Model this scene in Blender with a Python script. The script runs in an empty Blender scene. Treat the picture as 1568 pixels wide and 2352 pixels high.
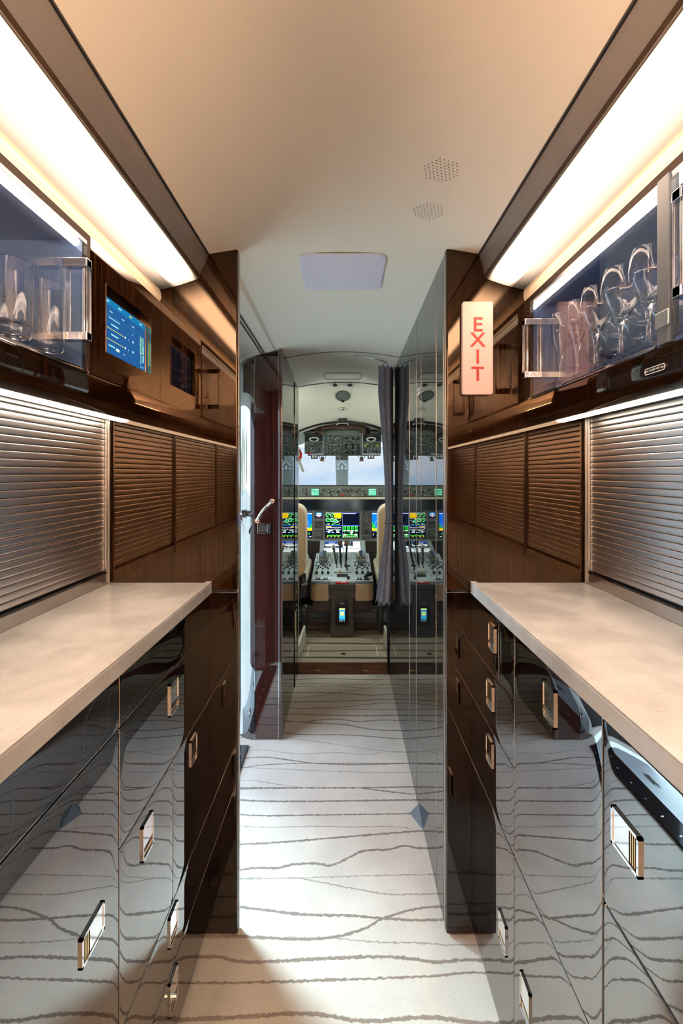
import bpy, bmesh, math, random
from mathutils import Vector, Matrix
random.seed(7)
C = bpy.context.scene.collection
SC = bpy.context.scene

def lin(c):
    c = c / 255.0
    return c / 12.92 if c <= 0.04045 else ((c + 0.055) / 1.055) ** 2.4
def S(r, g, b): return (lin(r), lin(g), lin(b))

# ------------------------------------------------------------------ camera
F = 1060.0; CX, CY = 790.0, 1087.0; H = 1.22
cam_d = bpy.data.cameras.new('camera'); cam = bpy.data.objects.new('camera', cam_d); C.objects.link(cam)
cam.location = (0, 0, H); cam.rotation_euler = (math.pi / 2, 0, 0)
cam_d.sensor_fit = 'HORIZONTAL'; cam_d.sensor_width = 24.0; cam_d.lens = 24.0 * F / 1568
cam_d.shift_x = -(CX - 784) / 1568; cam_d.shift_y = -(1176 - CY) / 1568
cam_d.clip_start = 0.02; cam_d.clip_end = 1000
SC.camera = cam

# ------------------------------------------------------------------ sky
SKY = 4.1
w = bpy.data.worlds.new('sky'); SC.world = w; w.use_nodes = True
nt = w.node_tree; nt.nodes.clear()
def N(nt, t, **k):
    n = nt.nodes.new(t)
    for a, b in k.items(): setattr(n, a, b)
    return n
out = N(nt, 'ShaderNodeOutputWorld'); bg = N(nt, 'ShaderNodeBackground'); tc = N(nt, 'ShaderNodeTexCoord')
sep = N(nt, 'ShaderNodeSeparateXYZ'); nt.links.new(tc.outputs['Generated'], sep.inputs[0])
gr = N(nt, 'ShaderNodeValToRGB'); nt.links.new(sep.outputs['Z'], gr.inputs[0])
gr.color_ramp.elements[0].position = 0.0; gr.color_ramp.elements[0].color = (.60, .78, .95, 1)
gr.color_ramp.elements[1].position = 0.8; gr.color_ramp.elements[1].color = (.36, .58, .92, 1)
mp = N(nt, 'ShaderNodeMapping'); mp.inputs['Scale'].default_value = (3.2, 3.2, 8.0); mp.inputs['Location'].default_value = (.35, .2, .1)
nt.links.new(tc.outputs['Generated'], mp.inputs[0])
ns = N(nt, 'ShaderNodeTexNoise'); ns.inputs['Scale'].default_value = 1.5; ns.inputs['Detail'].default_value = 5
nt.links.new(mp.outputs[0], ns.inputs['Vector'])
cr = N(nt, 'ShaderNodeValToRGB'); cr.color_ramp.elements[0].position = .44; cr.color_ramp.elements[1].position = .62
nt.links.new(ns.outputs[0], cr.inputs[0])
mx = N(nt, 'ShaderNodeMix', data_type='RGBA'); nt.links.new(cr.outputs[0], mx.inputs[0])
nt.links.new(gr.outputs[0], mx.inputs[6]); mx.inputs[7].default_value = (.90, .96, .98, 1)
nt.links.new(mx.outputs[2], bg.inputs[0]); bg.inputs[1].default_value = SKY
nt.links.new(bg.outputs[0], out.inputs[0])

# ------------------------------------------------------------------ sun behind thin cloud, through the entry door
sd = bpy.data.lights.new('sun', 'SUN'); sd.energy = 4.0; sd.angle = math.radians(16); sd.color = (.66, .93, 1.0)
so = bpy.data.objects.new('sun', sd); C.objects.link(so)
dirv = Vector((0.66, -0.60, -0.52)); so.rotation_euler = dirv.to_track_quat('-Z', 'Y').to_euler()
so.location = (-4, 5, 4)

SC.view_settings.view_transform = 'Standard'; SC.view_settings.look = 'None'
SC.view_settings.gamma = 1; SC.view_settings.use_curve_mapping = False
SC.view_settings.exposure = 0.78
cy = SC.cycles
cy.max_bounces = 12; cy.glossy_bounces = 6; cy.diffuse_bounces = 5; cy.transmission_bounces = 12; cy.transparent_max_bounces = 16
cy.sample_clamp_indirect = 6.0; cy.use_denoising = True; cy.blur_glossy = 0.3
cy.caustics_refractive = True; cy.caustics_reflective = False

# ------------------------------------------------------------------ materials
def pbr(name, col, rough=.5, metal=0., ior=1.5, emis=None, estr=1., spec=None, trans=0., alpha=1.):
    m = bpy.data.materials.new(name); m.use_nodes = True
    b = m.node_tree.nodes['Principled BSDF']
    b.inputs['Base Color'].default_value = (*col, 1); b.inputs['Roughness'].default_value = rough
    b.inputs['Metallic'].default_value = metal; b.inputs['IOR'].default_value = ior
    b.inputs['Transmission Weight'].default_value = trans
    if emis: b.inputs['Emission Color'].default_value = (*emis, 1); b.inputs['Emission Strength'].default_value = estr
    return m
def link(m, a, b): m.node_tree.links.new(a, b)
def noisecol(m, c1, c2, scale=(1, 1, 1), nscale=5., detail=4., lo=.35, hi=.65, rough=.5, bump=0., bdist=.001, extra=None):
    nt = m.node_tree; b = nt.nodes['Principled BSDF']
    tc = N(nt, 'ShaderNodeTexCoord'); geo = N(nt, 'ShaderNodeNewGeometry')
    mp = N(nt, 'ShaderNodeMapping'); mp.inputs['Scale'].default_value = scale
    nt.links.new(geo.outputs['Position'], mp.inputs[0])
    ns = N(nt, 'ShaderNodeTexNoise'); ns.inputs['Scale'].default_value = nscale; ns.inputs['Detail'].default_value = detail
    nt.links.new(mp.outputs[0], ns.inputs['Vector'])
    cr = N(nt, 'ShaderNodeValToRGB'); cr.color_ramp.elements[0].position = lo; cr.color_ramp.elements[1].position = hi
    cr.color_ramp.elements[0].color = (*c1, 1); cr.color_ramp.elements[1].color = (*c2, 1)
    nt.links.new(ns.outputs[0], cr.inputs[0]); nt.links.new(cr.outputs[0], b.inputs['Base Color'])
    if bump:
        bp = N(nt, 'ShaderNodeBump'); bp.inputs['Strength'].default_value = bump; bp.inputs['Distance'].default_value = bdist
        nt.links.new(ns.outputs[0], bp.inputs['Height']); nt.links.new(bp.outputs[0], b.inputs['Normal'])
    return m
M = {}
M['wood'] = noisecol(pbr('macassar_gloss', (0, 0, 0), .02, ior=1.53), (.0010, .0005, .0003), (.022, .0078, .0025), (230, 230, 1.6), 1.0, 5, .38, .74)
M['wood'].node_tree.nodes['Principled BSDF'].inputs['Specular Tint'].default_value = (1, .74, .52, 1)
M['lacquer'] = noisecol(pbr('dark_lacquer', (0, 0, 0), .012, ior=3.1), (.003, .0016, .0014), (.016, .006, .005), (60, 60, 1.2), 1.0, 4, .4, .75)
M['lacquer_low'] = noisecol(pbr('dark_lacquer_bulkhead', (0, 0, 0), .02, ior=1.5), (.0015, .0006, .0005), (.006, .0018, .0015), (60, 60, 1.2), 1.0, 4, .4, .75)
M['redwood'] = noisecol(pbr('red_veneer_gloss', (0, 0, 0), .03, ior=2.0), (.026, .0075, .0065), (.065, .018, .014), (80, 80, 1.0), 1.0, 4, .35, .7)
M['mirror_black'] = pbr('black_gloss_panel', (.008, .009, .009), .012, ior=4.4)
M['fascia'] = pbr('fascia_gloss', (.125, .115, .11), .3, ior=1.5)
M['ceil'] = pbr('cream_headliner', S(244, 237, 222), .6)
M['valance'] = pbr('cream_valance', S(232, 214, 188), .3)
M['cream'] = pbr('cream_plastic', S(205, 205, 190), .5)
M['beige'] = pbr('beige_leather', S(188, 158, 125), .45)
M['creamleather'] = pbr('cream_leather', S(214, 200, 172), .45)
M['chrome'] = pbr('chrome', (.9, .9, .92), .04, 1.0)
M['steel'] = pbr('brushed_steel', (.52, .50, .48), .3, 1.0)
M['slat'] = pbr('anodised_slat', (.66, .645, .65), .33, 1.0)
M['black'] = pbr('matt_black', (.008, .008, .009), .5)
M['blackgloss'] = pbr('black_gloss', (.006, .006, .007), .08)
M['grey'] = pbr('panel_grey', S(104, 110, 104), .5)
M['lightgrey'] = pbr('console_grey', S(168, 176, 172), .45)
M['dgrey'] = pbr('dark_grey', S(58, 60, 60), .45)
M['slate'] = pbr('slate_blue', S(70, 78, 88), .5)
M['bluegrey'] = pbr('blue_grey_laminate', S(92, 116, 160), .12, ior=1.7)
M['curtain'] = noisecol(pbr('charcoal_cloth', (0, 0, 0), .75), S(106, 107, 118), S(122, 123, 134), (1, 1, 1), 60, 2)
M['white'] = pbr('white_plastic', S(225, 226, 230), .4)
M['lens'] = pbr('lamp_lens', S(206, 202, 216), .3, emis=(.8, .8, 1), estr=.05)
M['signwhite'] = pbr('sign_face', S(204, 170, 163), .4, emis=S(255, 200, 185), estr=.06)
M['signred'] = pbr('sign_red', S(158, 30, 10), .5, emis=S(220, 60, 20), estr=.03)
M['red'] = pbr('red_plastic', S(190, 20, 25), .4)
M['yellow'] = pbr('yellow_plastic', S(205, 180, 30), .4)
M['gold'] = pbr('gold_metal', (.8, .55, .25), .2, 1.0)
M['paleblue'] = pbr('airstair_panel', S(200, 214, 220), .4)
M['riser'] = noisecol(pbr('step_veneer', (0, 0, 0), .3), (.035, .016, .009), (.10, .05, .028), (8, 1, 40), 1.0, 4)
M['stone'] = noisecol(pbr('beige_stone', (0, 0, 0), .22), S(178, 179, 179), S(210, 211, 212), (1, 1, 1), 7, 9, .36, .62)
def stone_specks(m):
    nt = m.node_tree; b = nt.nodes['Principled BSDF']; src = b.inputs['Base Color'].links[0].from_socket
    geo = N(nt, 'ShaderNodeNewGeometry'); v = N(nt, 'ShaderNodeTexNoise'); v.inputs['Scale'].default_value = 260; v.inputs['Detail'].default_value = 2
    nt.links.new(geo.outputs['Position'], v.inputs['Vector'])
    r = N(nt, 'ShaderNodeValToRGB'); r.color_ramp.elements[0].position = .26; r.color_ramp.elements[1].position = .36
    r.color_ramp.elements[0].color = (.78, .73, .68, 1); r.color_ramp.elements[1].color = (1, 1, 1, 1)
    nt.links.new(v.outputs[0], r.inputs[0])
    x = N(nt, 'ShaderNodeMix', data_type='RGBA', blend_type='MULTIPLY'); x.inputs[0].default_value = 1
    nt.links.new(src, x.inputs[6]); nt.links.new(r.outputs[0], x.inputs[7]); nt.links.new(x.outputs[2], b.inputs['Base Color'])
stone_specks(M['stone'])
def glass_thin(name, tint=(1, 1, 1), refl=1.0):
    m = bpy.data.materials.new(name); m.use_nodes = True; nt = m.node_tree; nt.nodes.clear()
    o = N(nt, 'ShaderNodeOutputMaterial'); t = N(nt, 'ShaderNodeBsdfTransparent'); g = N(nt, 'ShaderNodeBsdfGlossy')
    g.inputs['Roughness'].default_value = 0.01; t.inputs[0].default_value = (*tint, 1)
    f = N(nt, 'ShaderNodeFresnel'); ge = N(nt, 'ShaderNodeNewGeometry'); mr = N(nt, 'ShaderNodeMapRange')
    mr.inputs[3].default_value = 1.5; mr.inputs[4].default_value = 1 / 1.5; nt.links.new(ge.outputs['Backfacing'], mr.inputs[0]); nt.links.new(mr.outputs[0], f.inputs[0])
    mu = N(nt, 'ShaderNodeMath', operation='MULTIPLY'); mu.inputs[1].default_value = refl; nt.links.new(f.outputs[0], mu.inputs[0])
    x = N(nt, 'ShaderNodeMixShader'); nt.links.new(mu.outputs[0], x.inputs[0]); nt.links.new(t.outputs[0], x.inputs[1]); nt.links.new(g.outputs[0], x.inputs[2])
    nt.links.new(x.outputs[0], o.inputs[0]); return m
M['doorglass'] = glass_thin('cabinet_glass', (.93, .94, .96), 1.0)
M['windscreen'] = glass_thin('tinted_windscreen', (.36, .37, .385), 1.0)
M['sidewindow'] = glass_thin('side_window_glass', (.9, .92, .92), 1.0)
M['crystal'] = pbr('crystal', (1, 1, 1), 0.0, ior=1.5, trans=1.0)
M['acrylic'] = pbr('acrylic', (.97, .97, .98), 0.02, ior=1.49, trans=1.0)
def emit(name, col, st):
    m = bpy.data.materials.new(name); m.use_nodes = True; nt = m.node_tree; nt.nodes.clear()
    o = N(nt, 'ShaderNodeOutputMaterial'); e = N(nt, 'ShaderNodeEmission'); e.inputs[0].default_value = (*col, 1); e.inputs[1].default_value = st
    nt.links.new(e.outputs[0], o.inputs[0]); return m
WARM = (1.0, .70, .49)
M['led'] = emit('led_lens', (1.0, .84, .66), 8)
# colour-attribute emission for the instrument displays
def screenmat(name, st):
    m = emit(name, (1, 1, 1), st); nt = m.node_tree
    a = N(nt, 'ShaderNodeAttribute', attribute_name='Col'); e = [n for n in nt.nodes if n.type == 'EMISSION'][0]
    nt.links.new(a.outputs['Color'], e.inputs[0]); return m
M['screen'] = screenmat('display_emission', 1.15)
M['screen_soft'] = screenmat('touch_display_emission', .8)
# cove diffuser: brightness falls off across the width and at its end
def covemat():
    m = emit('cove_diffuser', WARM, 1); nt = m.node_tree; e = [n for n in nt.nodes if n.type == 'EMISSION'][0]
    uv = N(nt, 'ShaderNodeUVMap'); sp = N(nt, 'ShaderNodeSeparateXYZ'); nt.links.new(uv.outputs[0], sp.inputs[0])
    r = N(nt, 'ShaderNodeValToRGB'); el = r.color_ramp.elements; r.color_ramp.interpolation = 'EASE'
    el[0].position = 0; el[0].color = (.06,) * 3 + (1,); el[1].position = .14; el[1].color = (1, 1, 1, 1)
    for p, v in ((.50, 1.), (.72, .075), (1.0, .04)):
        q = el.new(p); q.color = (v, v, v, 1)
    nt.links.new(sp.outputs[0], r.inputs[0])
    mr = N(nt, 'ShaderNodeMapRange', interpolation_type='SMOOTHSTEP'); mr.inputs[1].default_value = 1.0; mr.inputs[2].default_value = .90
    mr.inputs[3].default_value = .05; mr.inputs[4].default_value = 1.0; nt.links.new(sp.outputs[1], mr.inputs[0])
    mu = N(nt, 'ShaderNodeMath', operation='MULTIPLY'); nt.links.new(r.outputs[0], mu.inputs[0]); nt.links.new(mr.outputs[0], mu.inputs[1])
    m2 = N(nt, 'ShaderNodeMath', operation='MULTIPLY'); m2.inputs[1].default_value = COVE; nt.links.new(mu.outputs[0], m2.inputs[0])
    nt.links.new(m2.outputs[0], e.inputs[1]); return m
COVE = 15
M['cove'] = covemat()

# carpet with the woven dark lines traced as curves Y(X)
def carpet():
    m = pbr('cream_carpet', S(222, 219, 210), .95, ior=1.3); nt = m.node_tree; b = nt.nodes['Principled BSDF']
    A = lambda z: [(530 + x / 3.136, 1540 + y / 3.136) for x, y in z]
    B = lambda z: [(530 + x / 3.136, 1780 + y / 3.136) for x, y in z]
    D = lambda z: [(400 + x / 1.96, 1920 + y / 1.96) for x, y in z]
    L = [(A([(450, 68), (700, 58), (960, 66), (1150, 62), (1500, 60)]), 9), (A([(440, 103), (540, 95), (780, 99), (1150, 100)]), 8),
         (A([(440, 118), (700, 113), (850, 118), (970, 127)]), 6), (A([(440, 158), (780, 163), (1000, 177), (1150, 170), (1200, 165)]), 9),
         (A([(440, 200), (640, 180), (780, 160), (1000, 122), (1140, 96)]), 6), (A([(430, 225), (780, 222), (1000, 213), (1180, 207)]), 9),
         (A([(430, 272), (600, 270), (850, 258), (1100, 235), (1190, 238)]), 6), (A([(600, 272), (800, 278), (1190, 280)]), 6),
         (A([(400, 313), (640, 320), (1000, 325), (1200, 322)]), 9), (A([(400, 366), (500, 370), (640, 356), (800, 353), (900, 366), (1100, 357), (1210, 360)]), 8),
         (A([(400, 364), (480, 370), (640, 380), (830, 392), (1000, 422), (1160, 432), (1300, 430)]), 9),
         (A([(380, 450), (500, 460), (850, 465), (1000, 475), (1150, 488), (1230, 492)]), 8),
         (A([(380, 485), (600, 510), (850, 545), (1100, 580), (1250, 592)]), 4),
         (A([(130, 575), (250, 572), (400, 593), (520, 600), (700, 593), (850, 596), (960, 606), (1130, 585), (1250, 585)]), 4),
         (A([(120, 630), (250, 625), (420, 645), (600, 668), (1270, 668)]), 8),
         (A([(100, 700), (200, 683), (400, 672), (600, 668)]), 6), (A([(130, 700), (400, 712), (800, 728), (1270, 733)]), 4),
         (B([(60, 42), (150, 40), (300, 62), (520, 90)]), 4), (B([(60, 100), (300, 95), (900, 92), (1290, 86)]), 8),
         (B([(940, 92), (1100, 115), (1300, 137)]), 7), (B([(60, 180), (200, 187), (500, 190), (800, 187), (1300, 180)]), 9),
         (B([(60, 285), (250, 293), (500, 290), (1000, 283), (1340, 278)]), 7),
         (B([(60, 370), (300, 376), (560, 370), (900, 374), (1130, 371), (1250, 378), (1320, 402)]), 4.5),
         (B([(60, 500), (300, 488), (560, 468), (900, 440), (1200, 415), (1390, 402)]), 8),
         (B([(60, 688), (180, 670), (340, 670), (430, 648), (660, 643), (700, 655), (740, 645), (860, 590), (950, 548), (1150, 535), (1250, 510), (1350, 527), (1430, 525)]), 9),
         (B([(60, 750), (450, 742), (900, 728), (1450, 716)]), 4),
         (D([(560, 190), (720, 220), (840, 243), (960, 262), (1100, 262), (1220, 260)]), 5),
         (D([(290, 318), (420, 335), (560, 352), (800, 360), (1060, 378), (1220, 376)]), 8.5),
         (D([(290, 450), (400, 458), (700, 458), (860, 415), (940, 370), (980, 358), (1080, 330), (1220, 318)]), 8),
         (D([(700, 458), (960, 480), (1080, 480), (1220, 490)]), 4.5),
         (D([(0, 560), (120, 545), (200, 545), (290, 565), (500, 562), (720, 550), (960, 545), (1060, 552), (1180, 568), (1300, 558), (1400, 560), (1568, 556)]), 9),
         (D([(0, 662), (300, 660), (500, 655), (800, 645), (1000, 638), (1180, 630), (1330, 615), (1500, 628)]), 6),
         (D([(0, 830), (300, 815), (600, 800), (700, 810), (820, 832), (1180, 818), (1350, 842), (1460, 843)]), 9)]
    W = [([(X, F * H / (y - CY)) for (x, y) in pts for X in [(x - CX) / F * (F * H / (y - CY))]], wd) for pts, wd in L]
    rr = random.Random(3)
    for k in range(7):
        y0 = .80 - .11 * k
        W.append(([(x, y0 + rr.uniform(-.012, .012)) for x in (-.35, -.2, -.05, .1, .25, .35)], rr.choice((5, 8, 9))))
    geo = N(nt, 'ShaderNodeNewGeometry'); sp = N(nt, 'ShaderNodeSeparateXYZ'); nt.links.new(geo.outputs['Position'], sp.inputs[0])
    jn = N(nt, 'ShaderNodeTexNoise'); jn.inputs['Scale'].default_value = 90; jn.inputs['Detail'].default_value = 3; nt.links.new(geo.outputs['Position'], jn.inputs['Vector'])
    def math_(op, a, bb, clamp=False):
        n = N(nt, 'ShaderNodeMath', operation=op); n.use_clamp = clamp
        for i, v in enumerate((a, bb)):
            if v is None: continue
            if isinstance(v, (int, float)): n.inputs[i].default_value = v
            else: nt.links.new(v, n.inputs[i])
        return n.outputs[0]
    xx = math_('MULTIPLY_ADD', sp.outputs['X'], 1.0); xx.node.inputs[2].default_value = 0.5
    jj = math_('MULTIPLY', math_('SUBTRACT', jn.outputs[0], .5), .012)
    yy = math_('ADD', sp.outputs['Y'], jj)
    acc = None
    for pts, wd in W:
        ym = sum(p[1] for p in pts) / len(pts)
        fc = N(nt, 'ShaderNodeFloatCurve'); cv = fc.mapping.curves[0]
        P = sorted((min(max(p[0] + .5, 0), 1), .5 + (p[1] - ym) * 2.0) for p in pts)
        fc.mapping.use_clip = False; fc.mapping.extend = 'HORIZONTAL'
        cv.points[0].location = P[0]; cv.points[1].location = P[-1]
        for p in P[1:-1]: cv.points.new(*p)
        fc.mapping.update(); nt.links.new(xx, fc.inputs['Value'])
        f = math_('MULTIPLY_ADD', fc.outputs[0], .5); f.node.inputs[2].default_value = ym - .25
        d = math_('ABSOLUTE', math_('SUBTRACT', yy, f), None)
        hw = wd * .0005 * .85
        mk = N(nt, 'ShaderNodeMapRange', interpolation_type='SMOOTHSTEP'); nt.links.new(d, mk.inputs[0])
        mk.inputs[1].default_value = hw * .7; mk.inputs[2].default_value = hw * 1.5; mk.inputs[3].default_value = 1 if wd > 5 else .7; mk.inputs[4].default_value = 0
        acc = mk.outputs[0] if acc is None else math_('MAXIMUM', acc, mk.outputs[0])
    n2 = N(nt, 'ShaderNodeTexNoise'); n2.inputs['Scale'].default_value = 6; n2.inputs['Detail'].default_value = 6; nt.links.new(geo.outputs['Position'], n2.inputs['Vector'])
    cr = N(nt, 'ShaderNodeValToRGB'); cr.color_ramp.elements[0].position = .3; cr.color_ramp.elements[1].position = .7
    cr.color_ramp.elements[0].color = (*S(208, 204, 196), 1); cr.color_ramp.elements[1].color = (*S(226, 222, 214), 1); nt.links.new(n2.outputs[0], cr.inputs[0])
    x = N(nt, 'ShaderNodeMix', data_type='RGBA'); nt.links.new(acc, x.inputs[0]); nt.links.new(cr.outputs[0], x.inputs[6]); x.inputs[7].default_value = (*S(142, 134, 127), 1)
    nt.links.new(x.outputs[2], b.inputs['Base Color'])
    n3 = N(nt, 'ShaderNodeTexNoise'); n3.inputs['Scale'].default_value = 420; n3.inputs['Detail'].default_value = 2; nt.links.new(geo.outputs['Position'], n3.inputs['Vector'])
    bp = N(nt, 'ShaderNodeBump'); bp.inputs['Strength'].default_value = .7; bp.inputs['Distance'].default_value = .002
    nt.links.new(n3.outputs[0], bp.inputs['Height']); nt.links.new(bp.outputs[0], b.inputs['Normal'])
    return m
M['carpet'] = carpet()
def carpet2():
    m = pbr('cockpit_carpet', (0, 0, 0), .95, ior=1.3); nt = m.node_tree; b = nt.nodes['Principled BSDF']
    geo = N(nt, 'ShaderNodeNewGeometry'); mp = N(nt, 'ShaderNodeMapping'); mp.inputs['Scale'].default_value = (.12, 1, 1); nt.links.new(geo.outputs['Position'], mp.inputs[0])
    wv = N(nt, 'ShaderNodeTexWave', bands_direction='Y'); wv.inputs['Scale'].default_value = 2.4; wv.inputs['Distortion'].default_value = 4.5; wv.inputs['Detail Scale'].default_value = 1.6
    nt.links.new(mp.outputs[0], wv.inputs[0])
    cr = N(nt, 'ShaderNodeValToRGB'); cr.color_ramp.elements[0].position = .03; cr.color_ramp.elements[1].position = .09
    cr.color_ramp.elements[0].color = (*S(80, 72, 66), 1); cr.color_ramp.elements[1].color = (*S(158, 146, 130), 1)  # same cream carpet, dim cockpit light put into the darker colour
    nt.links.new(wv.outputs[1], cr.inputs[0]); nt.links.new(cr.outputs[0], b.inputs['Base Color']); return m
M['carpet2'] = carpet2()

# ------------------------------------------------------------------ mesh helpers
def box(bm, x0, x1, y0, y1, z0, z1, mi=0):
    if x0 > x1: x0, x1 = x1, x0
    if y0 > y1: y0, y1 = y1, y0
    if z0 > z1: z0, z1 = z1, z0
    v = [bm.verts.new(p) for p in ((x0, y0, z0), (x1, y0, z0), (x1, y1, z0), (x0, y1, z0), (x0, y0, z1), (x1, y0, z1), (x1, y1, z1), (x0, y1, z1))]
    for f in ((0, 3, 2, 1), (4, 5, 6, 7), (0, 1, 5, 4), (1, 2, 6, 5), (2, 3, 7, 6), (3, 0, 4, 7)):
        bm.faces.new([v[i] for i in f]).material_index = mi
    return v
def xform(vs, mat):
    for v in vs: v.co = mat @ v.co
def hexa(bm, p, mi=0):        # eight corners, bottom loop then top loop
    v = [bm.verts.new(q) for q in p]
    for f in ((0, 3, 2, 1), (4, 5, 6, 7), (0, 1, 5, 4), (1, 2, 6, 5), (2, 3, 7, 6), (3, 0, 4, 7)):
        bm.faces.new([v[i] for i in f]).material_index = mi
    return v
def frame_axes(d):
    d = Vector(d).normalized(); a = Vector((0, 0, 1)) if abs(d.z) < .9 else Vector((1, 0, 0))
    u = d.cross(a).normalized(); return u, d.cross(u).normalized()
def tube(bm, pts, r, seg=10, mi=0, cap=True):
    pts = [Vector(p) for p in pts]; rs = r if isinstance(r, (list, tuple)) else [r] * len(pts); rings = []; u = None
    for i, p in enumerate(pts):
        d = (pts[min(i + 1, len(pts) - 1)] - pts[max(i - 1, 0)]).normalized()
        if u is None: u, v = frame_axes(d)
        else:
            u = (u - d * u.dot(d)).normalized(); v = d.cross(u)
        rings.append([bm.verts.new(p + (u * math.cos(t) + v * math.sin(t)) * rs[i]) for t in (2 * math.pi * k / seg for k in range(seg))])
    for a, b in zip(rings, rings[1:]):
        for k in range(seg): bm.faces.new((a[k], a[(k + 1) % seg], b[(k + 1) % seg], b[k])).material_index = mi
    if cap:
        bm.faces.new(rings[0][::-1]).material_index = mi; bm.faces.new(rings[-1]).material_index = mi
    return rings
def lathe(bm, prof, c=(0, 0, 0), seg=24, mi=0, closed=True):
    rings = []
    for r, z in prof:
        if r < 1e-5: rings.append([bm.verts.new((c[0], c[1], c[2] + z))])
        else: rings.append([bm.verts.new((c[0] + r * math.cos(2 * math.pi * k / seg), c[1] + r * math.sin(2 * math.pi * k / seg), c[2] + z)) for k in range(seg)])
    for a, b in zip(rings, rings[1:]):
        for k in range(seg):
            j = (k + 1) % seg
            if len(a) == 1 and len(b) == 1: continue
            if len(a) == 1: f = (a[0], b[j], b[k])
            elif len(b) == 1: f = (a[k], a[j], b[0])
            else: f = (a[k], a[j], b[j], b[k])
            bm.faces.new(f).material_index = mi
def prism(bm, poly, y0, y1, mi=0, axis='Y'):
    def P(a, b, t): return {'Y': (a, t, b), 'X': (t, a, b), 'Z': (a, b, t)}[axis]
    A = [bm.verts.new(P(a, b, y0)) for a, b in poly]; B = [bm.verts.new(P(a, b, y1)) for a, b in poly]; n = len(poly)
    for k in range(n): bm.faces.new((A[k], A[(k + 1) % n], B[(k + 1) % n], B[k])).material_index = mi
    bm.faces.new(A[::-1]).material_index = mi; bm.faces.new(B).material_index = mi
def rrect(x0, x1, z0, z1, r, n=4):
    p = []
    for cx, cz, a in ((x1 - r, z1 - r, 0), (x0 + r, z1 - r, 90), (x0 + r, z0 + r, 180), (x1 - r, z0 + r, 270)):
        for k in range(n + 1):
            t = math.radians(a + 90 * k / n); p.append((cx + r * math.cos(t), cz + r * math.sin(t)))
    return p
def obj(name, bm, mats, parent=None, smooth=False, bevel=0, bseg=3, sub=0, recalc=True):
    if recalc: bmesh.ops.recalc_face_normals(bm, faces=bm.faces)
    me = bpy.data.meshes.new(name); bm.to_mesh(me); bm.free()
    if not isinstance(mats, (list, tuple)): mats = [mats]
    for m in mats: me.materials.append(M[m] if isinstance(m, str) else m)
    if smooth or bevel:
        me.polygons.foreach_set('use_smooth', [True] * len(me.polygons))
    o = bpy.data.objects.new(name, me); C.objects.link(o)
    if smooth and not bevel: me.set_sharp_from_angle(angle=math.radians(40))
    if bevel:
        b = o.modifiers.new('bevel', 'BEVEL'); b.width = bevel; b.segments = bseg; b.limit_method = 'ANGLE'; b.angle_limit = math.radians(40); b.harden_normals = True
    if sub:
        s = o.modifiers.new('sub', 'SUBSURF'); s.levels = s.render_levels = sub
    if parent: 
        o.parent = parent
        o.matrix_parent_inverse = pm(parent).inverted()
    return o
def pm(o):
    m = o.matrix_basis.copy() if o.parent is None else pm(o.parent) @ o.matrix_parent_inverse @ o.matrix_basis
    return m
def thing(name, label, cat, loc=(0, 0, 0), group=None):
    o = bpy.data.objects.new(name, None); C.objects.link(o); o.location = loc; o.empty_display_size = .05
    o.matrix_basis = Matrix.Translation(loc)
    o['label'] = label; o['category'] = cat
    if group: o['group'] = group
    return o
def tag(o, label, cat, group=None):
    o['label'] = label; o['category'] = cat
    if group: o['group'] = group
    return o
def struct(name, bm, mats, label=None, **k):
    o = obj(name, bm, mats, **k); o['kind'] = 'structure'
    if label: o['label'] = label
    return o
def NB(): return bmesh.new()
def dup(o, loc, label=None, parent=None):
    r = o.copy(); C.objects.link(r)
    if parent is None: r.location = loc
    else: r.parent = parent
    if label: r['label'] = label
    for ch in list(o.children):
        dup(ch, None, None, r)
    return r
def text(name, s, size, mat, parent, M4, thick=.0004, bold=0.0):
    cu = bpy.data.curves.new(name, 'FONT'); cu.body = s; cu.size = size; cu.extrude = thick; cu.offset = bold; cu.align_x = 'CENTER'; cu.align_y = 'CENTER'
    t = bpy.data.objects.new(name + '_tmp', cu); C.objects.link(t)
    dg = bpy.context.evaluated_depsgraph_get(); me = bpy.data.meshes.new_from_object(t.evaluated_get(dg))
    bpy.data.objects.remove(t); bpy.data.curves.remove(cu)
    me.name = name; me.transform(M4); me.materials.clear(); me.materials.append(M[mat])
    o = bpy.data.objects.new(name, me); C.objects.link(o)
    if parent: o.parent = parent; o.matrix_parent_inverse = pm(parent).inverted()
    return o
def display(name, o, u, v, w_, h_, rects, mat, parent, n=None, lift=.0003):
    """flat display face: coloured emitting areas, o = bottom-left corner, u right, v up"""
    o, u, v = Vector(o), Vector(u).normalized(), Vector(v).normalized(); n = (Vector(n) if n else u.cross(v)).normalized()
    verts = []; faces = []; cols = []
    for i, (a, b, c, d, col) in enumerate(rects):
        z = n * (lift * (1 + min(i, 3) + i * .01)); k = len(verts)
        for s_, t_ in ((a, b), (c, b), (c, d), (a, d)): verts.append(o + u * (s_ * w_) + v * (t_ * h_) + z)
        faces.append((k, k + 1, k + 2, k + 3)); cols.append(S(*col))
    me = bpy.data.meshes.new(name); me.from_pydata(verts, [], faces)
    at = me.color_attributes.new('Col', 'FLOAT_COLOR', 'CORNER')
    for i, col in enumerate(cols):
        for k in range(4): at.data[i * 4 + k].color = (*col, 1)
    me.materials.append(M[mat]); ob = bpy.data.objects.new(name, me); C.objects.link(ob)
    ob.parent = parent; ob.matrix_parent_inverse = pm(parent).inverted(); return ob

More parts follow.
